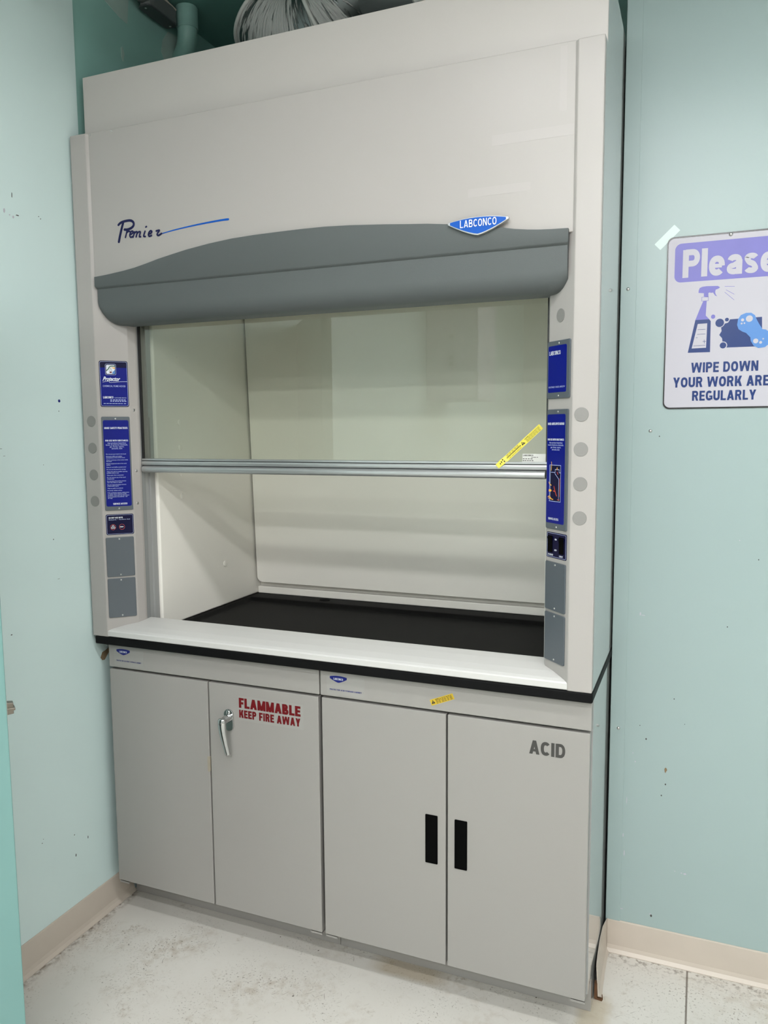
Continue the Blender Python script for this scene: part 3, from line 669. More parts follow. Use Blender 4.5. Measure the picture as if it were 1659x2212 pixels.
# -------- labels and plates on the slanted post faces; local u runs left to right as read
BL = (Vector((.058, 0, 0)), Vector((R2, R2, 0)), Vector((0, 0, 1)), Vector((R2, -R2, 0)))
BRR = (Vector((W-.058-.101*R2, .101*R2, 0)), Vector((R2, -R2, 0)), Vector((0, 0, 1)), Vector((-R2, -R2, 0)))
def screw(fr, u, z, par, n0, r=.0026, m=None):
    mb = MB(fr); mb.dome(u, z, r, n0, .0016); mb.box(u-r*.75, u+r*.75, z-.0003, z+.0003, n0+.0012, n0+.0018)
    return obj('screw', mb, m or STEEL, par, smooth=True)
# 1 left: product label
lb = obj('product_label', MB(BL).rr(.0095, .0920, 1.6385, 1.7765, .006, 0, .0008), BLUE2, hood, label='blue label with small flask picture and white lettering')
obj('label_field', MB(BL).rr(.0125, .0890, 1.6425, 1.7560, .001, .0008, .0010), BLUE, lb)
obj('label_line', MB(BL).ring(.0115, .0900, 1.6408, 1.7742, .005, .0009, .0008, .0012), LPRT, lb)
mb = MB(BL).rr(.0275, .0575, 1.7345, 1.7668, .004, .0010, .0013); obj('icon_frame', mb, BLUE2, lb)
obj('icon_frame_line', MB(BL).ring(.0270, .0580, 1.7340, 1.7673, .0045, .0009, .0010, .0014), LPRT, lb)
obj('icon_picture', MB(BL).rr(.0300, .0550, 1.7372, 1.7640, .003, .0013, .0015), WPRT, lb)
mb = MB(BL); mb.ribbon([(.0312, 1.7475), (.036, 1.7520), (.040, 1.7585), (.046, 1.7605), (.0545, 1.7600)], .0028, .0016); obj('icon_green', mb, mat('icon_green', (.03, .10, .05), .5), lb)
mb = MB(BL); mb.prism([(.044, 1.757), (.0545, 1.7570), (.0545, 1.7520), (.049, 1.7540)], .0015, .0016); obj('icon_yellow', mb, ORG, lb)
mb = MB(BL); mb.prism([(.047, 1.7375), (.0550, 1.7375), (.0550, 1.7505), (.052, 1.746), (.048, 1.744)], .0015, .0016); obj('icon_sky', mb, SIGNS, lb)
mb = MB(BL); mb.prism([(.0385, 1.7400), (.0465, 1.7400), (.0448, 1.7445), (.0405, 1.7445)], .0015, .0017); mb.ribbon([(.0395, 1.7440), (.0415, 1.7560)], .0007, .0017, False); mb.ribbon([(.0455, 1.7440), (.0435, 1.7560)], .0007, .0017, False)
obj('icon_flask', mb, RED, lb)
mb = MB(BL)
mb.text('Protector', .0185, .0690, 1.7160, 1.7290, .0014, bold=.025, shear=.5)
mb.cut().ribbon([(.0185, 1.7125), (.030, 1.7148), (.0375, 1.7145), (.0385, 1.7118), (.050, 1.7125), (.070, 1.7145), (.0885, 1.7150)], .0008, .0014)
mb.block('LABCONCO', .0180, .0470, 1.6640, 1.6705, .0014)
obj('white_lettering', mb, WPRT, lb)
mb = MB(BL); mb.text('CHEMICAL FUME HOOD', .0185, .0835, 1.6985, 1.7035, .0014, bold=.012)
mb.text('CUSTOMER SERVICE', .0500, .0845, 1.6640, 1.6675, .0014)
mb.bars(.038, .085, 1.6585, .0022, .0014, 6, 3); mb.bars(.038, .085, 1.6545, .0022, .0014, 7, 4); mb.bars(.0185, .085, 1.6478, .0016, .0014, 8, 5)
obj('pale_lettering', mb, LPRT, lb)

def plate(fr, u0, u1, z0, z1, parent=hood):
    return obj('access_plate', MB(fr).rr(u0, u1, z0, z1, .004, 0, .0038), PLATE, parent, bevel=.0009, seg=2)
# 2 left: safety practices plate
pl = plate(BL, .0095, .0915, 1.3235, 1.6090)
screw(BL, .0500, 1.6030, pl, .0038); screw(BL, .0500, 1.3290, pl, .0038)
obj('label_field', MB(BL).rr(.0135, .0875, 1.3360, 1.5985, .005, .0038, .0043), BLUE, pl)
mb = MB(BL).block('HOOD SAFETY PRACTICES', .0170, .0840, 1.5720, 1.5778, .0046)
mb.block('FOR USE WITH SUBSTANCES', .0180, .0840, 1.5345, 1.5393, .0046)
mb.block('SERVICE ACCESS', .0330, .0745, 1.3410, 1.3463, .0046)
obj('white_lettering', mb, WPRT, pl)
mb = MB(BL)
for s_, z in (('that produce hazardous', 1.5275), ('levels of airborne chemicals,', 1.5220), ('gas, fumes, vapors,', 1.5165), ('aerosols, dust', 1.5110)):
    mb.text(s_, .0180, .0840, z, z+.0040, .0046, fit=False, align='C', bold=.01)
zz = 1.4945
for para in (['Do not put your head in the hood'], ['Eliminate traffic and sudden', 'movements in front of the hood'], ['Work a minimum of six inches inside', 'the hood'], ['Elevate equipment above the work', 'surface'], ['Keep air and baffles unobstructed'], ['Do not use the hood for storage'], ['Adjust the sash to smallest opening', 'possible when in use'], ['Close sash when unattended'], ['Do not remove any of the hood', 'components'], ['Do not place flammable solvents', 'near heat, flame or sparks'], ['Do not evaporate large amounts', 'of flammable liquids'], ['Wipe up spills immediately'], ['Routinely validate airflow'], ['If the ventilation system malfunctions', 'or airflow alarm indicates unsafe', 'condition, close sash and discontinue', 'hood operation immediately - call', 'for help']):
    for s_ in para:
        mb.text(s_, .0185, .0865, zz, zz+.0030, .0046, fit=False, bold=.012); zz -= .0042
    zz -= .0026
obj('pale_lettering', mb, LPRT, pl)
# 3 left: do-not-use label
lb = obj('warning_label', MB(BL).rr(.0098, .0912, 1.2478, 1.3112, .005, 0, .0008), BLUE2, hood, label='navy label with two red circled symbols')
obj('label_line', MB(BL).ring(.0118, .0892, 1.2500, 1.3090, .004, .0007, .0008, .0011), LPRT, lb)
obj('white_lettering', MB(BL).block('DO NOT USE WITH', .0185, .0590, 1.2983, 1.3027, .0012), WPRT, lb)
obj('pale_lettering', MB(BL).text('Biohazards  •  Perchloric Acid', .0185, .0800, 1.2930, 1.2965, .0012), LPRT, lb)
mb = MB(BL)
for u in (.0300, .0560):
    mb.cut().ring(u-.0082, u+.0082, 1.2630, 1.2800, .0080, .0008, .0009, .0013)
obj('red_circle', mb, REDL, lb)
mb = MB(BL)
for k in range(3):
    t = math.radians(90+120*k); cu_, cz_ = .0300+.0030*math.cos(t), 1.2715+.0030*math.sin(t)
    mb.ribbon([(cu_+.0026*math.cos(t+q), cz_+.0026*math.sin(t+q)) for q in (-2.2, -1.1, 0.0, 1.1, 2.2)][::1], .0013, .0013)
mb.disc(.0300, 1.2715, .0012, .0012, .0009, .0013, 10)
mb.text('HClO4', .0500, .0605, 1.2700, 1.2735, .0013, bold=.06)
obj('symbol', mb, WPRT, lb)
# 4, 5 left: blank plates
for z0, z1 in ((1.1172, 1.2402), (.9890, 1.1120)):
    pl = plate(BL, .0070, .0892, z0, z1); screw(BL, .0465, z1-.006, pl, .0038); screw(BL, .0465, z0+.006, pl, .0038)
# screws on the narrow inner strip of the left post
FS = (Vector((.125, .067, 0)), Vector((.0065, .025, 0)).normalized(), Vector((0, 0, 1)), Vector((.025, -.0065, 0)).normalized())
for z in (1.629, 1.443, 1.3424): screw(FS, .013, z, hood, 0, r=.0045)

# right post
obj('hole_plug', MB(BRR).disc(.0505, 1.8297, .0160, .0160, 0, .0012, 36), PLUG, hood, bevel=.0004)
pl = plate(BRR, .0040, .0935, 1.6350, 1.7717)
screw(BRR, .0500, 1.7655, pl, .0038); screw(BRR, .0500, 1.6412, pl, .0038)
obj('label_field', MB(BRR).rr(.0085, .0812, 1.6497, 1.7603, .004, .0038, .0043), BLUE, pl)
obj('white_lettering', MB(BRR).block('LABCONCO', .0130, .0580, 1.7385, 1.7480, .0046, t=.2), WPRT, pl)
obj('pale_lettering', MB(BRR).text('ROUTINELY CHECK AIRFLOW', .0120, .0770, 1.6605, 1.6645, .0046, bold=.01), LPRT, pl)
pl = plate(BRR, .0060, .0900, 1.3185, 1.6093)
screw(BRR, .0500, 1.6035, pl, .0038); screw(BRR, .0500, 1.3240, pl, .0038)
obj('label_field', MB(BRR).rr(.0082, .0808, 1.3332, 1.5976, .004, .0038, .0043), BLUE, pl)
mb = MB(BRR).block('HOOD AIRFLOW DIAGRAM', .0115, .0775, 1.5720, 1.5778, .0046)
mb.block('FOR USE WITH SUBSTANCES', .0115, .0775, 1.5345, 1.5393, .0046); mb.block('SERVICE ACCESS', .0180, .0600, 1.3410, 1.3463, .0046)
obj('white_lettering', mb, WPRT, pl)
mb = MB(BRR)
for s_, z in (('that produce hazardous', 1.5275), ('levels of airborne chemicals,', 1.5220), ('gas, fumes, vapors,', 1.5165), ('aerosols, dust', 1.5110)):
    mb.text(s_, .0115, .0775, z, z+.0040, .0046, fit=False, align='C', bold=.01)
obj('pale_lettering', mb, LPRT, pl)
# airflow diagram
obj('diagram_field', MB(BRR).rr(.0215, .0655, 1.3870, 1.4750, .001, .0043, .0045), BLUE2, pl)
mb = MB(BRR)
for p in ([(.0215, 1.3870), (.0215, 1.4750), (.0665, 1.4750), (.0665, 1.3870), (.0205, 1.3870)], [(.0240, 1.3900), (.0240, 1.4720)], [(.0270, 1.4575), (.0440, 1.4575), (.0440, 1.4650), (.0600, 1.4650), (.0600, 1.4575), (.0660, 1.4575)], [(.0430, 1.4550), (.0590, 1.4420), (.0590, 1.3900)]):
    for a, b in zip(p[:-1], p[1:]): mb.ribbon([a, b], .0013, .0047, False)
obj('diagram_line', mb, LPRT, pl)
mb = MB(BRR)
mb.cut().ribbon([(.0285, 1.4825), (.0295, 1.474), (.0285, 1.462)], .0017, .0049); mb.cut().ribbon([(.0190, 1.4330), (.0215, 1.4290), (.0290, 1.4255)], .0020, .0049)
mb.cut().prism([(.0190, 1.4160), (.0260, 1.4150), (.0260, 1.4165), (.0305, 1.4130), (.0260, 1.4090), (.0260, 1.4105), (.0190, 1.4095)], .0047, .0049)
mb.cut().ribbon([(.0160, 1.3965), (.0220, 1.3985), (.0300, 1.3925), (.0370, 1.3915)], .0022, .0049); mb.cut().ribbon([(.0180, 1.3930), (.0240, 1.3950), (.0290, 1.3915)], .0018, .0049)
mb.cut().ribbon([(.0520, 1.4690), (.0520, 1.4640)], .0022, .0049, False)
obj('yellow_arrow', mb, ORG, pl)
mb = MB(BRR)
mb.ribbon([(.0400, 1.4235), (.0440, 1.4140), (.0510, 1.4010)], .0024, .0049); mb.ribbon([(.0370, 1.4125), (.0460, 1.4110)], .0022, .0049); mb.cut().ribbon([(.0630, 1.4440), (.0630, 1.4000)], .0013, .0049, False); mb.cut().ribbon([(.0520, 1.4590), (.0560, 1.4530)], .0016, .0049, False)
mb.cut().ribbon([(.0550, 1.3920), (.0620, 1.3920)], .0018, .0049, False)
obj('red_arrow', mb, REDL, pl)
# switch panel
lb = obj('switch_panel', MB(BRR).rr(.0080, .0895, 1.2470, 1.3100, .004, 0, .0010), BLUE2, hood, label='black switch panel with two rocker switches')
obj('label_line', MB(BRR).ring(.0100, .0875, 1.2492, 1.3078, .003, .0007, .0010, .0013), LPRT, lb)
for u in (.0230, .0690):
    mb = MB(BRR); mb.rr(u-.010, u+.010, 1.2600, 1.3010, .0015, .001, .0018); obj('switch_bezel', mb, BLKPL, lb, bevel=.0006)
    mb = MB(BRR); q = [mb.v(a, b, c) for a, b, c in ((u-.008, 1.263, .0018), (u+.008, 1.263, .0018), (u+.008, 1.281, .0024), (u-.008, 1.281, .0024), (u+.008, 1.298, .0050), (u-.008, 1.298, .0050), (u+.008, 1.298, .0018), (u-.008, 1.298, .0018))]
    for i in ((0, 1, 2, 3), (3, 2, 4, 5), (5, 4, 6, 7), (0, 3, 5, 7), (1, 6, 4, 2), (0, 7, 6, 1)): mb.face([q[j] for j in i])
    obj('rocker_switch', mb, BLKPL, lb)
mb = MB(BRR).block('ON', .0420, .0500, 1.2915, 1.2955, .0014); mb.block('OFF', .0410, .0510, 1.2650, 1.2690, .0014)
mb.block('BLOWER', .0150, .0360, 1.2523, 1.2563, .0014); mb.block('LIGHT', .0610, .0760, 1.2523, 1.2563, .0014)
obj('white_lettering', mb, WPRT, lb)
for z0, z1 in ((1.1160, 1.2370), (.9870, 1.1095)):
    pl = plate(BRR, .0070, .0885, z0, z1); screw(BRR, .0480, z1-.0065, pl, .0038); screw(BRR, .0480, z0+.0065, pl, .0038)

# -------- sash
SY = .011
sh = lambda L: [(y+SY, z) for y, z in L]
sash = obj('sash_rail', MB().prism_x(sh([(.0915, 1.4736), (.1035, 1.4736), (.1035, 1.4800), (.0925, 1.4800), (.0905, 1.4792), (.0905, 1.4742)]), .1325, W-.1325)
           .prism_x(sh([(.0905, 1.4600), (.092, 1.4593), (.104, 1.4593), (.104, 1.4718), (.0905, 1.4718), (.0885, 1.4680), (.0885, 1.4640)]), .1325, W-.1325)
           .prism_x(sh([(.0815+.012*(1-math.cos(t)), 1.4470+.0105*math.sin(t)) for t in [math.pi*(-.5+k/10) for k in range(11)]][::-1]+[(.104, 1.4365), (.104, 1.4575)]), .1368, W-.1368), ALU, hood, bevel=.0006, label='silver grip rail along the sash bottom edge')
obj('rail_core', MB().box(.1330, W-.1330, .0945+SY, .1025+SY, 1.4385, 1.4780), DARK, sash)
obj('sash_glass', MB().box(.1320, W-.1320, .0970+SY, .0975+SY, 1.4785, 2.15), GLASS, hood)
for a_, b_ in ((.1318, .1372), (W-.1372, W-.1318)): obj('sash_gasket', MB().box(a_, b_, .0935+SY, .1010+SY, 1.4800, 2.15), DARK, hood)
FG = (Vector((0, .0968+SY, 0)), Vector((1, 0, 0)), Vector((0, 0, 1)), Vector((0, -1, 0)))
# long yellow sticker, stuck aslant across glass and rail
c0, c1 = Vector((1.2640, 1.4672)), Vector((1.3734, 1.5694)); ud = (c1-c0).normalized()
FT = (Vector((c0.x, .0966+SY, c0.y)), Vector((ud.x, 0, ud.y)), Vector((-ud.y, 0, ud.x)), Vector((0, -1, 0)))
Lg = (c1-c0).length
mb = MB(FT)
# lower end folds forward over the rail
a = [mb.v(0, -.0065, .0100), mb.v(0, .0065, .0100), mb.v(.018, .0075, .0085), mb.v(.018, -.0075, .0085), mb.v(.032, .0075, .0005), mb.v(.032, -.0075, .0005), mb.v(Lg, .0075, .0003), mb.v(Lg, -.0075, .0003)]
for i in ((0, 1, 2, 3), (3, 2, 4, 5), (5, 4, 6, 7)): mb.face([a[j] for j in i])
st = obj('warning_sticker', mb, YEL2, hood, recalc=False, label='long yellow warning sticker slanting across the glass')
mb = MB(FT)
mb.prism([(.082, -.0035), (.093, -.0040), (.0865, .0052)], .0004, .0007)
for k, b in enumerate((.0030, .0002, -.0026, -.0054)): mb.bars((.112 if k == 0 else .098), Lg-.004, b, .0009, .0006, 6, 20+k)
mb.block('WARNING', .097, .1105, .0028, .0050, .0006)
for k, b in enumerate((.0050, .0022)): mb.bars(.035, .078, b, .0008, .0007, 5, 30+k)
mb.bars(.030, .080, -.0012, .0022, .0009, 12, 33); mb.bars(.036, .080, -.0052, .0007, .0007, 5, 35)
mb.box(.010, .0125, -.002, .001, .0098, .0102).box(.015, .0175, -.001, .003, .0098, .0100).box(.0215, .0245, -.004, -.001, .0075, .0085).box(.0205, .0235, .002, .005, .0077, .0087)
obj('sticker_print', mb, BLACK, st)
mb = MB(FT); mb.text('!', .0862, .0880, -.002, .0028, .0009, bold=.05); obj('warning_mark', mb, YEL2, st)
# small glass maker's label
lbg = obj('glass_label', MB(FG).rr(1.327, 1.3905, 1.4790, 1.5000, .001, 0, .0003), WSTK, hood, label='small white rating label at the glass corner')
mb = MB(FG); mb.block('LABCONCO', 1.3285, 1.3545, 1.4942, 1.4980, .0005); mb.bars(1.3500, 1.3680, 1.4905, .0016, .0005, 4, 40); mb.bars(1.3280, 1.3540, 1.4865, .0018, .0005, 4, 41); mb.bars(1.3280, 1.3560, 1.4818, .0018, .0005, 5, 42)
obj('label_print', mb, GREY, lbg)

# -------- airfoil sill
prof = [(.004, .9300), (.0005, .9325), (.0000, .9465), (.0025, .9500), (.012, .9545), (.040, .9620), (.080, .9690), (.113, .9730), (.118, .9725), (.118, .9690), (.08, .9650), (.012, .9500), (.006, .9460)]
mb = MB(); lo, hi = [], []
for y, z in prof:
    a = .058+y*.985 if y < .067 else .1312
    a = max(a, .0585)
    lo.append(mb.v(a, y, z)); hi.append(mb.v(W-a, y, z))
mb.face(lo); mb.face(hi[::-1])
for i in range(len(prof)): j = (i+1) % len(prof); mb.face([lo[i], lo[j], hi[j], hi[i]])
obj('airfoil_sill', mb, SILL, hood, bevel=.0008)

# ================================================================== base cabinets
FC = (Vector((0, .025, 0)), Vector((1, 0, 0)), Vector((0, 0, 1)), Vector((0, -1, 0)))
def cab_logo(par, u0, zc):
    w = .026
    mb = MB(FC).rr(u0-.010, u0+.104, zc-.047, zc+.010, .002, 0, .0003); st = obj('maker_sticker', mb, CLR, par, label='clear sticker with a small blue shield and blue lettering')
    o = MB(FC).prism(shield(u0+w, zc+.001, w, .0030, .0110), .0003, .0005); obj('shield_print', o, NAVY, st)
    obj('shield_lettering', MB(FC).block('LABCONCO', u0+w-.0145, u0+w+.0145, zc-.0045, zc+.0015, .0007, t=.2), WPRT, st)
    return st
def cabinet(name, label, x0, x1, toe0, toe1, body_l, split, d0, d1, side=None):
    t = thing(name, label, 'cabinet', ((x0+x1)/2, .40, 0))
    obj('cabinet_body', MB().box(body_l, x1-.0005, .0660, .78, .105, .9025).box(body_l, x1-.0005, .143, .78, .0, .105), side or CAB, t)
    obj('toe_kick', MB().box(toe0, toe1, .1415, .143, .001, .106), CAB, t)
    obj('top_rail', MB().box(x0, x1, .025, .046, .8265, .9020), CAB, t, bevel=.0015)
    dl = obj('door', MB().box(d0, split-.0026, .025, .0455, .1135, .8190), CAB, t, bevel=.0018, seg=3)
    dr = obj('door', MB().box(split+.0026, d1, .025, .0455, .1135, .8190), CAB, t, bevel=.0018, seg=3)
    return t, dl, dr
fc, fl, frd = cabinet('base_cabinet', 'flammables storage base cabinet with chrome handle and red lettering', .0370, .7780, .006, .7768, .0370, .4065, .0370, .7745)
ac, al, ar = cabinet('base_cabinet', 'acid storage base cabinet with two black recessed pulls', .7825, 1.5220, .7792, 1.5215, .7797, 1.1522, .7855, 1.5195, SIDE)
for t, xs_ in ((fc, (.0380, .7370)), (ac, (.7865, 1.4835))):
    for x in xs_:
        x = max(x, .0375); obj('hinge_leaf', MB().box(x, x+.036, .030, .060, .1055, .1085).box(x, x+.036, .029, .031, .1030, .1085), CAB, t)
# chrome handle
FH = FC
hb = obj('handle', MB(FH).rr(.4625, .4950, .6790, .7455, .0160, 0, .0055, 8), CHROME, frd, bevel=.0015, seg=3, label='chrome lever handle with a small key lock')
mb = MB(); mb.tube([(.4790, .022, .7200), (.4790, .006, .7200), (.4795, -.006, .7190), (.4800, -.0140, .7180)], [.0125, .0118, .0115, .0118], 20)
obj('handle_neck', mb, CHROME, frd, smooth=True)
mb = MB(); mb.tube(catmull([Vector(q) for q in ((.4800, -.0140, 0.7300), (.4803, -.0165, 0.7174), (.4815, -.0165, 0.6959), (.4835, -.0125, 0.6679), (.4862, -.0070, 0.6398), (.4885, -.0040, 0.6211), (.4895, -.0025, 0.6160))], 4), [0.0079, 0.0116, 0.0128, 0.0132, 0.0132, 0.0131, 0.0128, 0.0126, 0.0122, 0.0120, 0.0116, 0.0112, 0.0109, 0.0105, 0.0101, 0.0098, 0.0095, 0.0093, 0.0090, 0.0088, 0.0085, 0.0083, 0.0078, 0.0067, 0.0037][:25], 18, ell=(1.0, .78))
obj('handle_lever', mb, CHROME, frd, smooth=True)
mb = MB((Vector((0, -.0255, 0)), Vector((1, 0, 0)), Vector((0, 0, 1)), Vector((0, -1, 0)))); mb.disc(.4805, .7160, .0048, .0048, -.002, .0012, 20); lk = obj('key_lock', mb, STEEL, frd)
mb = MB((Vector((0, -.0267, 0)), Vector((1, 0, 0)), Vector((0, 0, 1)), Vector((0, -1, 0)))); mb.box(.4800, .4810, .7133, .7187, 0, .0003); obj('keyhole', mb, DARK, frd)
mb = MB(FH); mb.dome(.4787, .7365, .0078, .0050, .0045); obj('cap_nut', mb, CHROME, frd, smooth=True)
# red lettering on a clear sticker
st = obj('flammable_sticker', MB(FC).rr(.5105, .7265, .7155, .7890, .002, 0, .0003), CLR, frd, label='clear sticker with red FLAMMABLE KEEP FIRE AWAY lettering')
mb = MB(FC).block('FLAMMABLE', .5135, .7185, .7540, .7840, .0005, t=.28, gap=.06); mb.block('KEEP FIRE AWAY', .5135, .7170, .7240, .7480, .0005, t=.275, gap=.08)
obj('red_lettering', mb, RED, frd)
obj('strike_plate', MB(FC).rr(.3965, .4065, .5395, .5870, .003, -.004, .0006).box(.3975, .4060, .562, .5632, .0006, .0009), mat('strike_beige', (.34, .30, .235), rough=.4), fl, label='small beige strike plate at the door gap')
st = cab_logo(fc, .0680, .8800)
obj('blue_lettering', MB(FC).block('PROTECTOR SOLVENT STORAGE CABINET', .0670, .1630, .8475, .8515, .0006), NAVY, st)
# acid cabinet
for u0, dd in ((1.0928, al), (1.1748, ar)):
    o = obj('recessed_pull', MB(FC).ring(u0, u0+.0345, .3985, .5350, .002, .0018, 0, .0016).box(u0+.0015, u0+.033, .400, .5335, 0, .0004), BLKPL, dd)
obj('acid_lettering', MB(FC).block('ACID', 1.3705, 1.4605, .7475, .7830, .0005, t=.24, gap=.09), GREY, ar)
st = cab_logo(ac, .8125, .8795)
obj('blue_lettering', MB(FC).block('PROTECTOR ACID STORAGE CABINET', .8120, .9090, .8450, .8490, .0006), NAVY, st)
a0 = Vector((1.1080, .8455)); a1 = Vector((1.1705, .8715)); ud = (a1-a0).normalized(); Ln = (a1-a0).length
FW = (Vector((a0.x, .025, a0.y)), Vector((ud.x, 0, ud.y)), Vector((-ud.y, 0, ud.x)), Vector((0, -1, 0)))
st = obj('warning_sticker', MB(FW).rr(0, Ln, -.0085, .0075, .0008, 0, .0003), YEL, ac, label='small tilted yellow warning sticker on the top rail')
mb = MB(FW).prism([(.0020, -.0045), (.0130, -.0045), (.0075, .0055)], .0003, .0005)
mb.block('WARNING', .0155, .0260, .0030, .0058, .0005)
for k, b in enumerate((.0034, .0002, -.0030, -.0062)): mb.bars(.028 if k == 0 else .0155, Ln-.003, b, .0012, .0005, 6, 60+k)
obj('sticker_print', mb, BLACK, st)
obj('warning_mark', MB(FW).text('!', .0070, .0082, -.0030, .0030, .0007, bold=.04), YEL, st)

# ================================================================== panel closing the top of the hood
fp = thing('enclosure_panel', 'pale metal enclosure panel rising above the fume hood', 'panel', (W/2, .4, 2.4285))
obj('front_sheet', MB().box(.0175, 1.5235, .045, .050, 2.4285, 2.6045), FILL, fp, bevel=.0012)
obj('side_sheet', MB().box(1.5205, 1.5238, .0505, .80, 2.4285, 2.6045), SIDE, fp)
obj('side_sheet', MB().box(.0175, .0205, .0505, .80, 2.4285, 2.6045), FILL, fp)

# ================================================================== exhaust duct, conduit, drain pipe above the panel
du = thing('exhaust_duct', 'galvanised exhaust duct elbow smeared with white sealant above the hood', 'duct', (.55, .52, 2.72))
PX, PY, PZ, RR, rr_ = .52, .52, 3.01, .165, .135
def tor(ang, tube, r=rr_):
    t = math.radians(ang); d = Vector((math.cos(t), 0, math.sin(t))); c = Vector((PX, PY, PZ))+d*RR
    q = math.radians(tube); return c+d*(r*math.cos(q))+Vector((0, -1, 0))*(r*math.sin(q))
def cov(a):      # how thickly the sealant covers the metal along the bend
    tab = [(180, .35), (214, .40), (219, .60), (224, .42), (232, .62), (262, .64), (278, .50), (286, .42), (293, .50), (300, .66), (312, .60), (318, .38), (329, .38), (334, .6), (345, .62), (352, .4), (360, .4)]
    for (x0_, y0_), (x1_, y1_) in zip(tab[:-1], tab[1:]):
        if x0_ <= a <= x1_: return y0_+(y1_-y0_)*(a-x0_)/(x1_-x0_)
    return .4
mb = MB(); n = 48; rings = []; uvl = mb.bm.loops.layers.uv.new('duct'); cl_ = mb.bm.verts.layers.float.new('cov'); info = {}
angs = [215.5+144*k/76 for k in range(0, 77)]
for a in angs:
    row = []
    for k in range(n):
        q = mb.v(*tor(a, 360*k/n)); q[cl_] = cov(a); info[q] = (a*.42, k/n*9.0); row.append(q)
    rings.append(row)
for i in range(len(rings)-1):
    for k in range(n):
        f = mb.face([rings[i][k], rings[i][(k+1) % n], rings[i+1][(k+1) % n], rings[i+1][k]])
        for lp in f.loops:
            u_, v_ = info[lp.vert]
            if k == n-1 and v_ == 0: v_ = 9.0
            lp[uvl].uv = (u_, v_)
mb.face(rings[0]); obj('elbow', mb, DUCT, du, smooth=True)
for a, r0 in ((217, .0065), (293, .0065), (331, .0045), (336, .0045)):
    mb = MB(); mb.tube([tor(a, 360*k/48, rr_+.002) for k in range(49)], r0, 8, cap=False); obj('seam_ring', mb, MASTIC, du, smooth=True)
mb = MB(); mb.tube([(.93+.012*k, .40+.004*k, 2.80+.012*math.sin(k)) for k in range(8)], [.008, .018, .024, .020, .026, .02, .014, .006], 10)
obj('sealant_blob', mb, MASTIC, du, smooth=True)
mb = MB(); mb.tube([(.70, .52, 2.93), (.95, .50, 2.86), (1.15, .50, 2.80)], [.10, .11, .11], 24); obj('side_branch', mb, GREYPL, du, smooth=True)

cb = thing('conduit_box', 'grey conduit elbow fitting on the teal wall near the ceiling', 'conduit', (.03, .42, 2.95))
obj('fitting_body', MB().prism([(.002, .352), (.004, .338), (.014, .326), (.034, .326), (.044, .338), (.047, .355), (.047, .468), (.044, .476), (.002, .476)], 2.941, 2.990), GREYPL, cb, bevel=.003, seg=3)
mb = MB((Vector((0, 0, 2.941)), Vector((1, 0, 0)), Vector((0, 1, 0)), Vector((0, 0, -1)))); mb.rr(.001, .049, .326, .478, .014, 0, .006, 6); obj('fitting_cover', mb, COVER, cb, bevel=.0012)
for y_ in (.466, .340):
    mb = MB((Vector((0, 0, 2.935)), Vector((1, 0, 0)), Vector((0, 1, 0)), Vector((0, 0, -1)))); mb.dome(.025, y_, .004, 0, .0018); obj('cover_screw', mb, STEEL, cb, smooth=True)
mb = MB(); mb.tube([(.025, .330, 2.966), (.025, .06, 2.966), (.025, -.6, 2.966)], .0170, 20); obj('conduit_pipe', mb, GREYPL, cb, smooth=True)
mb = MB(); mb.tube([(.025, .345, 2.966), (.025, .295, 2.966)], .0215, 20); obj('pipe_collar', mb, GREYPL, cb, smooth=True)
mb = MB(); mb.tube([(.038, .37, 2.992), (.042, .41, 2.994), (.040, .44, 2.992), (.044, .472, 2.986)], [.004, .007, .006, .005], 8); obj('sealant_bead', mb, BASE, cb, smooth=True)

dp = thing('drain_pipe', 'teal painted plastic pipe elbow turning into the wall behind the conduit box', 'pipe', (.05, .52, 2.9))
mb = MB(); mb.tube([(.060, .515, 3.011), (.060, .515, 2.940)], .0365, 24); obj('pipe_socket', mb, PVC, dp, smooth=True, bevel=.002, ang=60)
mb = MB(); mb.tube(catmull([Vector(q) for q in ((.060, .515, 2.950), (.058, .517, 2.928), (.050, .524, 2.905), (.034, .535, 2.886), (.012, .548, 2.872), (-.012, .560, 2.866))], 4), .0335, 24); obj('pipe_elbow', mb, PVC, dp, smooth=True)

# ================================================================== wall sign
SX, SZ = 1.6465, 1.6145
sg_ = thing('wall_sign', 'white and purple cleaning reminder sign with spray bottle picture on mint wall', 'sign', (SX+.1525, .42, SZ))
FGN = (Vector((SX, .4165, SZ)), Vector((1, 0, 0)), Vector((0, 0, 1)), Vector((0, -1, 0)))
obj('backing', MB(FGN).rr(-.0005, .3055, -.0005, .4555, .017, -.0035, -.0008, 8), EDGE, sg_, label='black edge of the sign')
obj('face', MB(FGN).rr(.0028, .3022, .0035, .4508, .0150, -.0008, .0004, 8), SIGNW, sg_)
band = obj('heading_band', MB(FGN).rr(.0195, .2855, .3355, .4365, .0165, .0004, .0006, 8), SIGNP, sg_)
obj('heading_lettering', MB(FGN).block('Please', .0395, .2660, .3465, .4190, .0009, t=.235, gap=.055), SIGNW, band)
mb = MB(FGN)
mb.prism([(.081, .3049), (.0813, .311), (.0836, .3174), (.0898, .3201), (.1001, .321), (.1277, .3197), (.1335, .3157), (.1291, .3123), (.123, .3104), (.1218, .3044), (.1234, .2982), (.127, .2931), (.1222, .2951), (.1181, .301), (.1168, .3035), (.1104, .3028), (.1099, .3045), (.1053, .3031), (.1057, .2921), (.0945, .2946), (.0943, .3032)], .0004, .0006)
mb.cut().prism([(.0933, .2825), (.1019, .2826), (.1008, .2448), (.1100, .2345), (.0755, .2345), (.0848, .2605)], .0004, .0006)
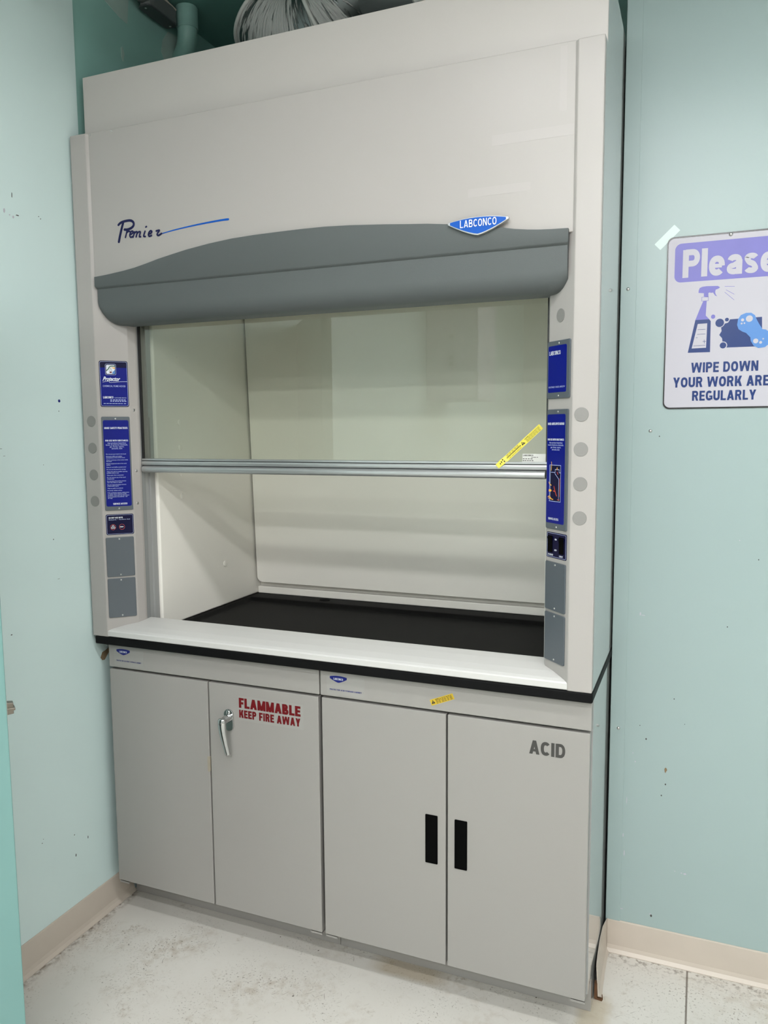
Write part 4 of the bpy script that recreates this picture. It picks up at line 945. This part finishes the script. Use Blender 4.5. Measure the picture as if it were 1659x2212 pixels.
for k in range(3): mb.ribbon([((.1449, .3172), (.1682, .3155)), ((.1481, .3081), (.168, .2955)), ((.1452, .3022), (.1683, .281))][k], .0010, .0006, False)
mb.ring(.0890, .1063, .2826, .2936, .0006, .0010, .0004, .0006); mb.disc(.1190, .2407, .0052, .0056, .0004, .0006, 24)
obj('spray_head_print', mb, SIGNP, sg_)
bot = obj('bottle_print', MB(FGN).prism([(.0755, .2345), (.1100, .2345), (.1136, .2293), (.1145, .1485), (.0592, .1490), (.0750, .2320)], .0004, .0006), SIGNB, sg_)
obj('bottle_label', MB(FGN).prism([(.0818, .2238), (.1052, .2244), (.1043, .1604), (.0686, .16)], .0006, .0008), SIGNW, bot)
mb = MB(FGN)
for a, b in (((.0822, .2089), (.1011, .2091)), ((.0815, .1966), (.1013, .1968)), ((.0733, .1665), (.1018, .1672)), ((.0785, .1878), (.0822, .1879)), ((.0956, .1771), (.1033, .1772)), ((.099, .1816), (.0998, .1722))): mb.ribbon([a, b], .0010, .0010, False)
obj('bottle_label_line', mb, SIGNB, bot)
mb = MB(FGN).prism([(.1604, .2314), (.2363, .2334), (.2393, .1583), (.1544, .1586), (.1531, .1672), (.1442, .1737), (.1427, .1836), (.1356, .1921), (.1409, .2021), (.1395, .2119), (.1449, .2202), (.1562, .2232)], .0004, .0006)
mb.disc(.1356, .2236, .0105, .0108, .0006, .0010, 28); mb.disc(.1529, .2311, .0048, .0048, .0006, .0010, 20); mb.disc(.1457, .1646, .0080, .0080, .0006, .0010, 24)
cl = obj('cloth_print', mb, SIGNB, sg_)
mb = MB(FGN)
for u, z, r in ((.1356, .2236, .0125), (.1529, .2311, .0068), (.1457, .1646, .0102)): mb.disc(u, z, r, r, .0005, .0008, 28)
obj('bubble_outline', mb, SIGNW, cl)
sp = obj('sponge_print', MB(FGN).prism([(.1779, .2159), (.1796, .2303), (.186, .2408), (.1981, .2456), (.2104, .2453), (.2195, .2387), (.2232, .2289), (.2304, .2153), (.2387, .2016), (.2464, .2005), (.2555, .1935), (.2604, .1801), (.2567, .1647), (.246, .1556), (.2306, .1539), (.2192, .1604), (.2121, .1729), (.2106, .1826), (.2001, .1941), (.191, .1982), (.1817, .2047)], .0006, .0012), SIGNS, sg_)
mb = MB(FGN)
for u, z, r in ((.2065, .2304, .0083), (.1905, .228, .0038), (.1886, .2189, .0023), (.1953, .2195, .0020), (.2237, .1723, .0062), (.2354, .1681, .0035), (.2412, .177, .0020)): mb.cut().disc(u, z, r, r, .0012, .0014, 20)
obj('sponge_hole', mb, SIGNW, sp)
mb = MB(FGN).block('WIPE DOWN', .0690, .2325, .0955, .1222, .0007, t=.23, gap=.10); mb.block('YOUR WORK AREA', .0245, .2800, .0570, .0840, .0007, t=.23, gap=.10); mb.block('REGULARLY', .0737, .2300, .0208, .0470, .0007, t=.23, gap=.10)
obj('sign_lettering', mb, SIGNB, sg_)
obj('tape_piece', MB((Vector((SX+.006, .4200, SZ+.449)), Vector((.72, 0, .69)), Vector((-.69, 0, .72)), Vector((0, -1, 0)))).rr(-.034, .034, .000, .022, .001, 0, .0006), TAPE, sg_, label='clear tape across the upper left corner')
mb = MB(FGN); mb.dome(.1548, .4490, .0052, .0004, .004); obj('screw', mb, STEEL, sg_, smooth=True)
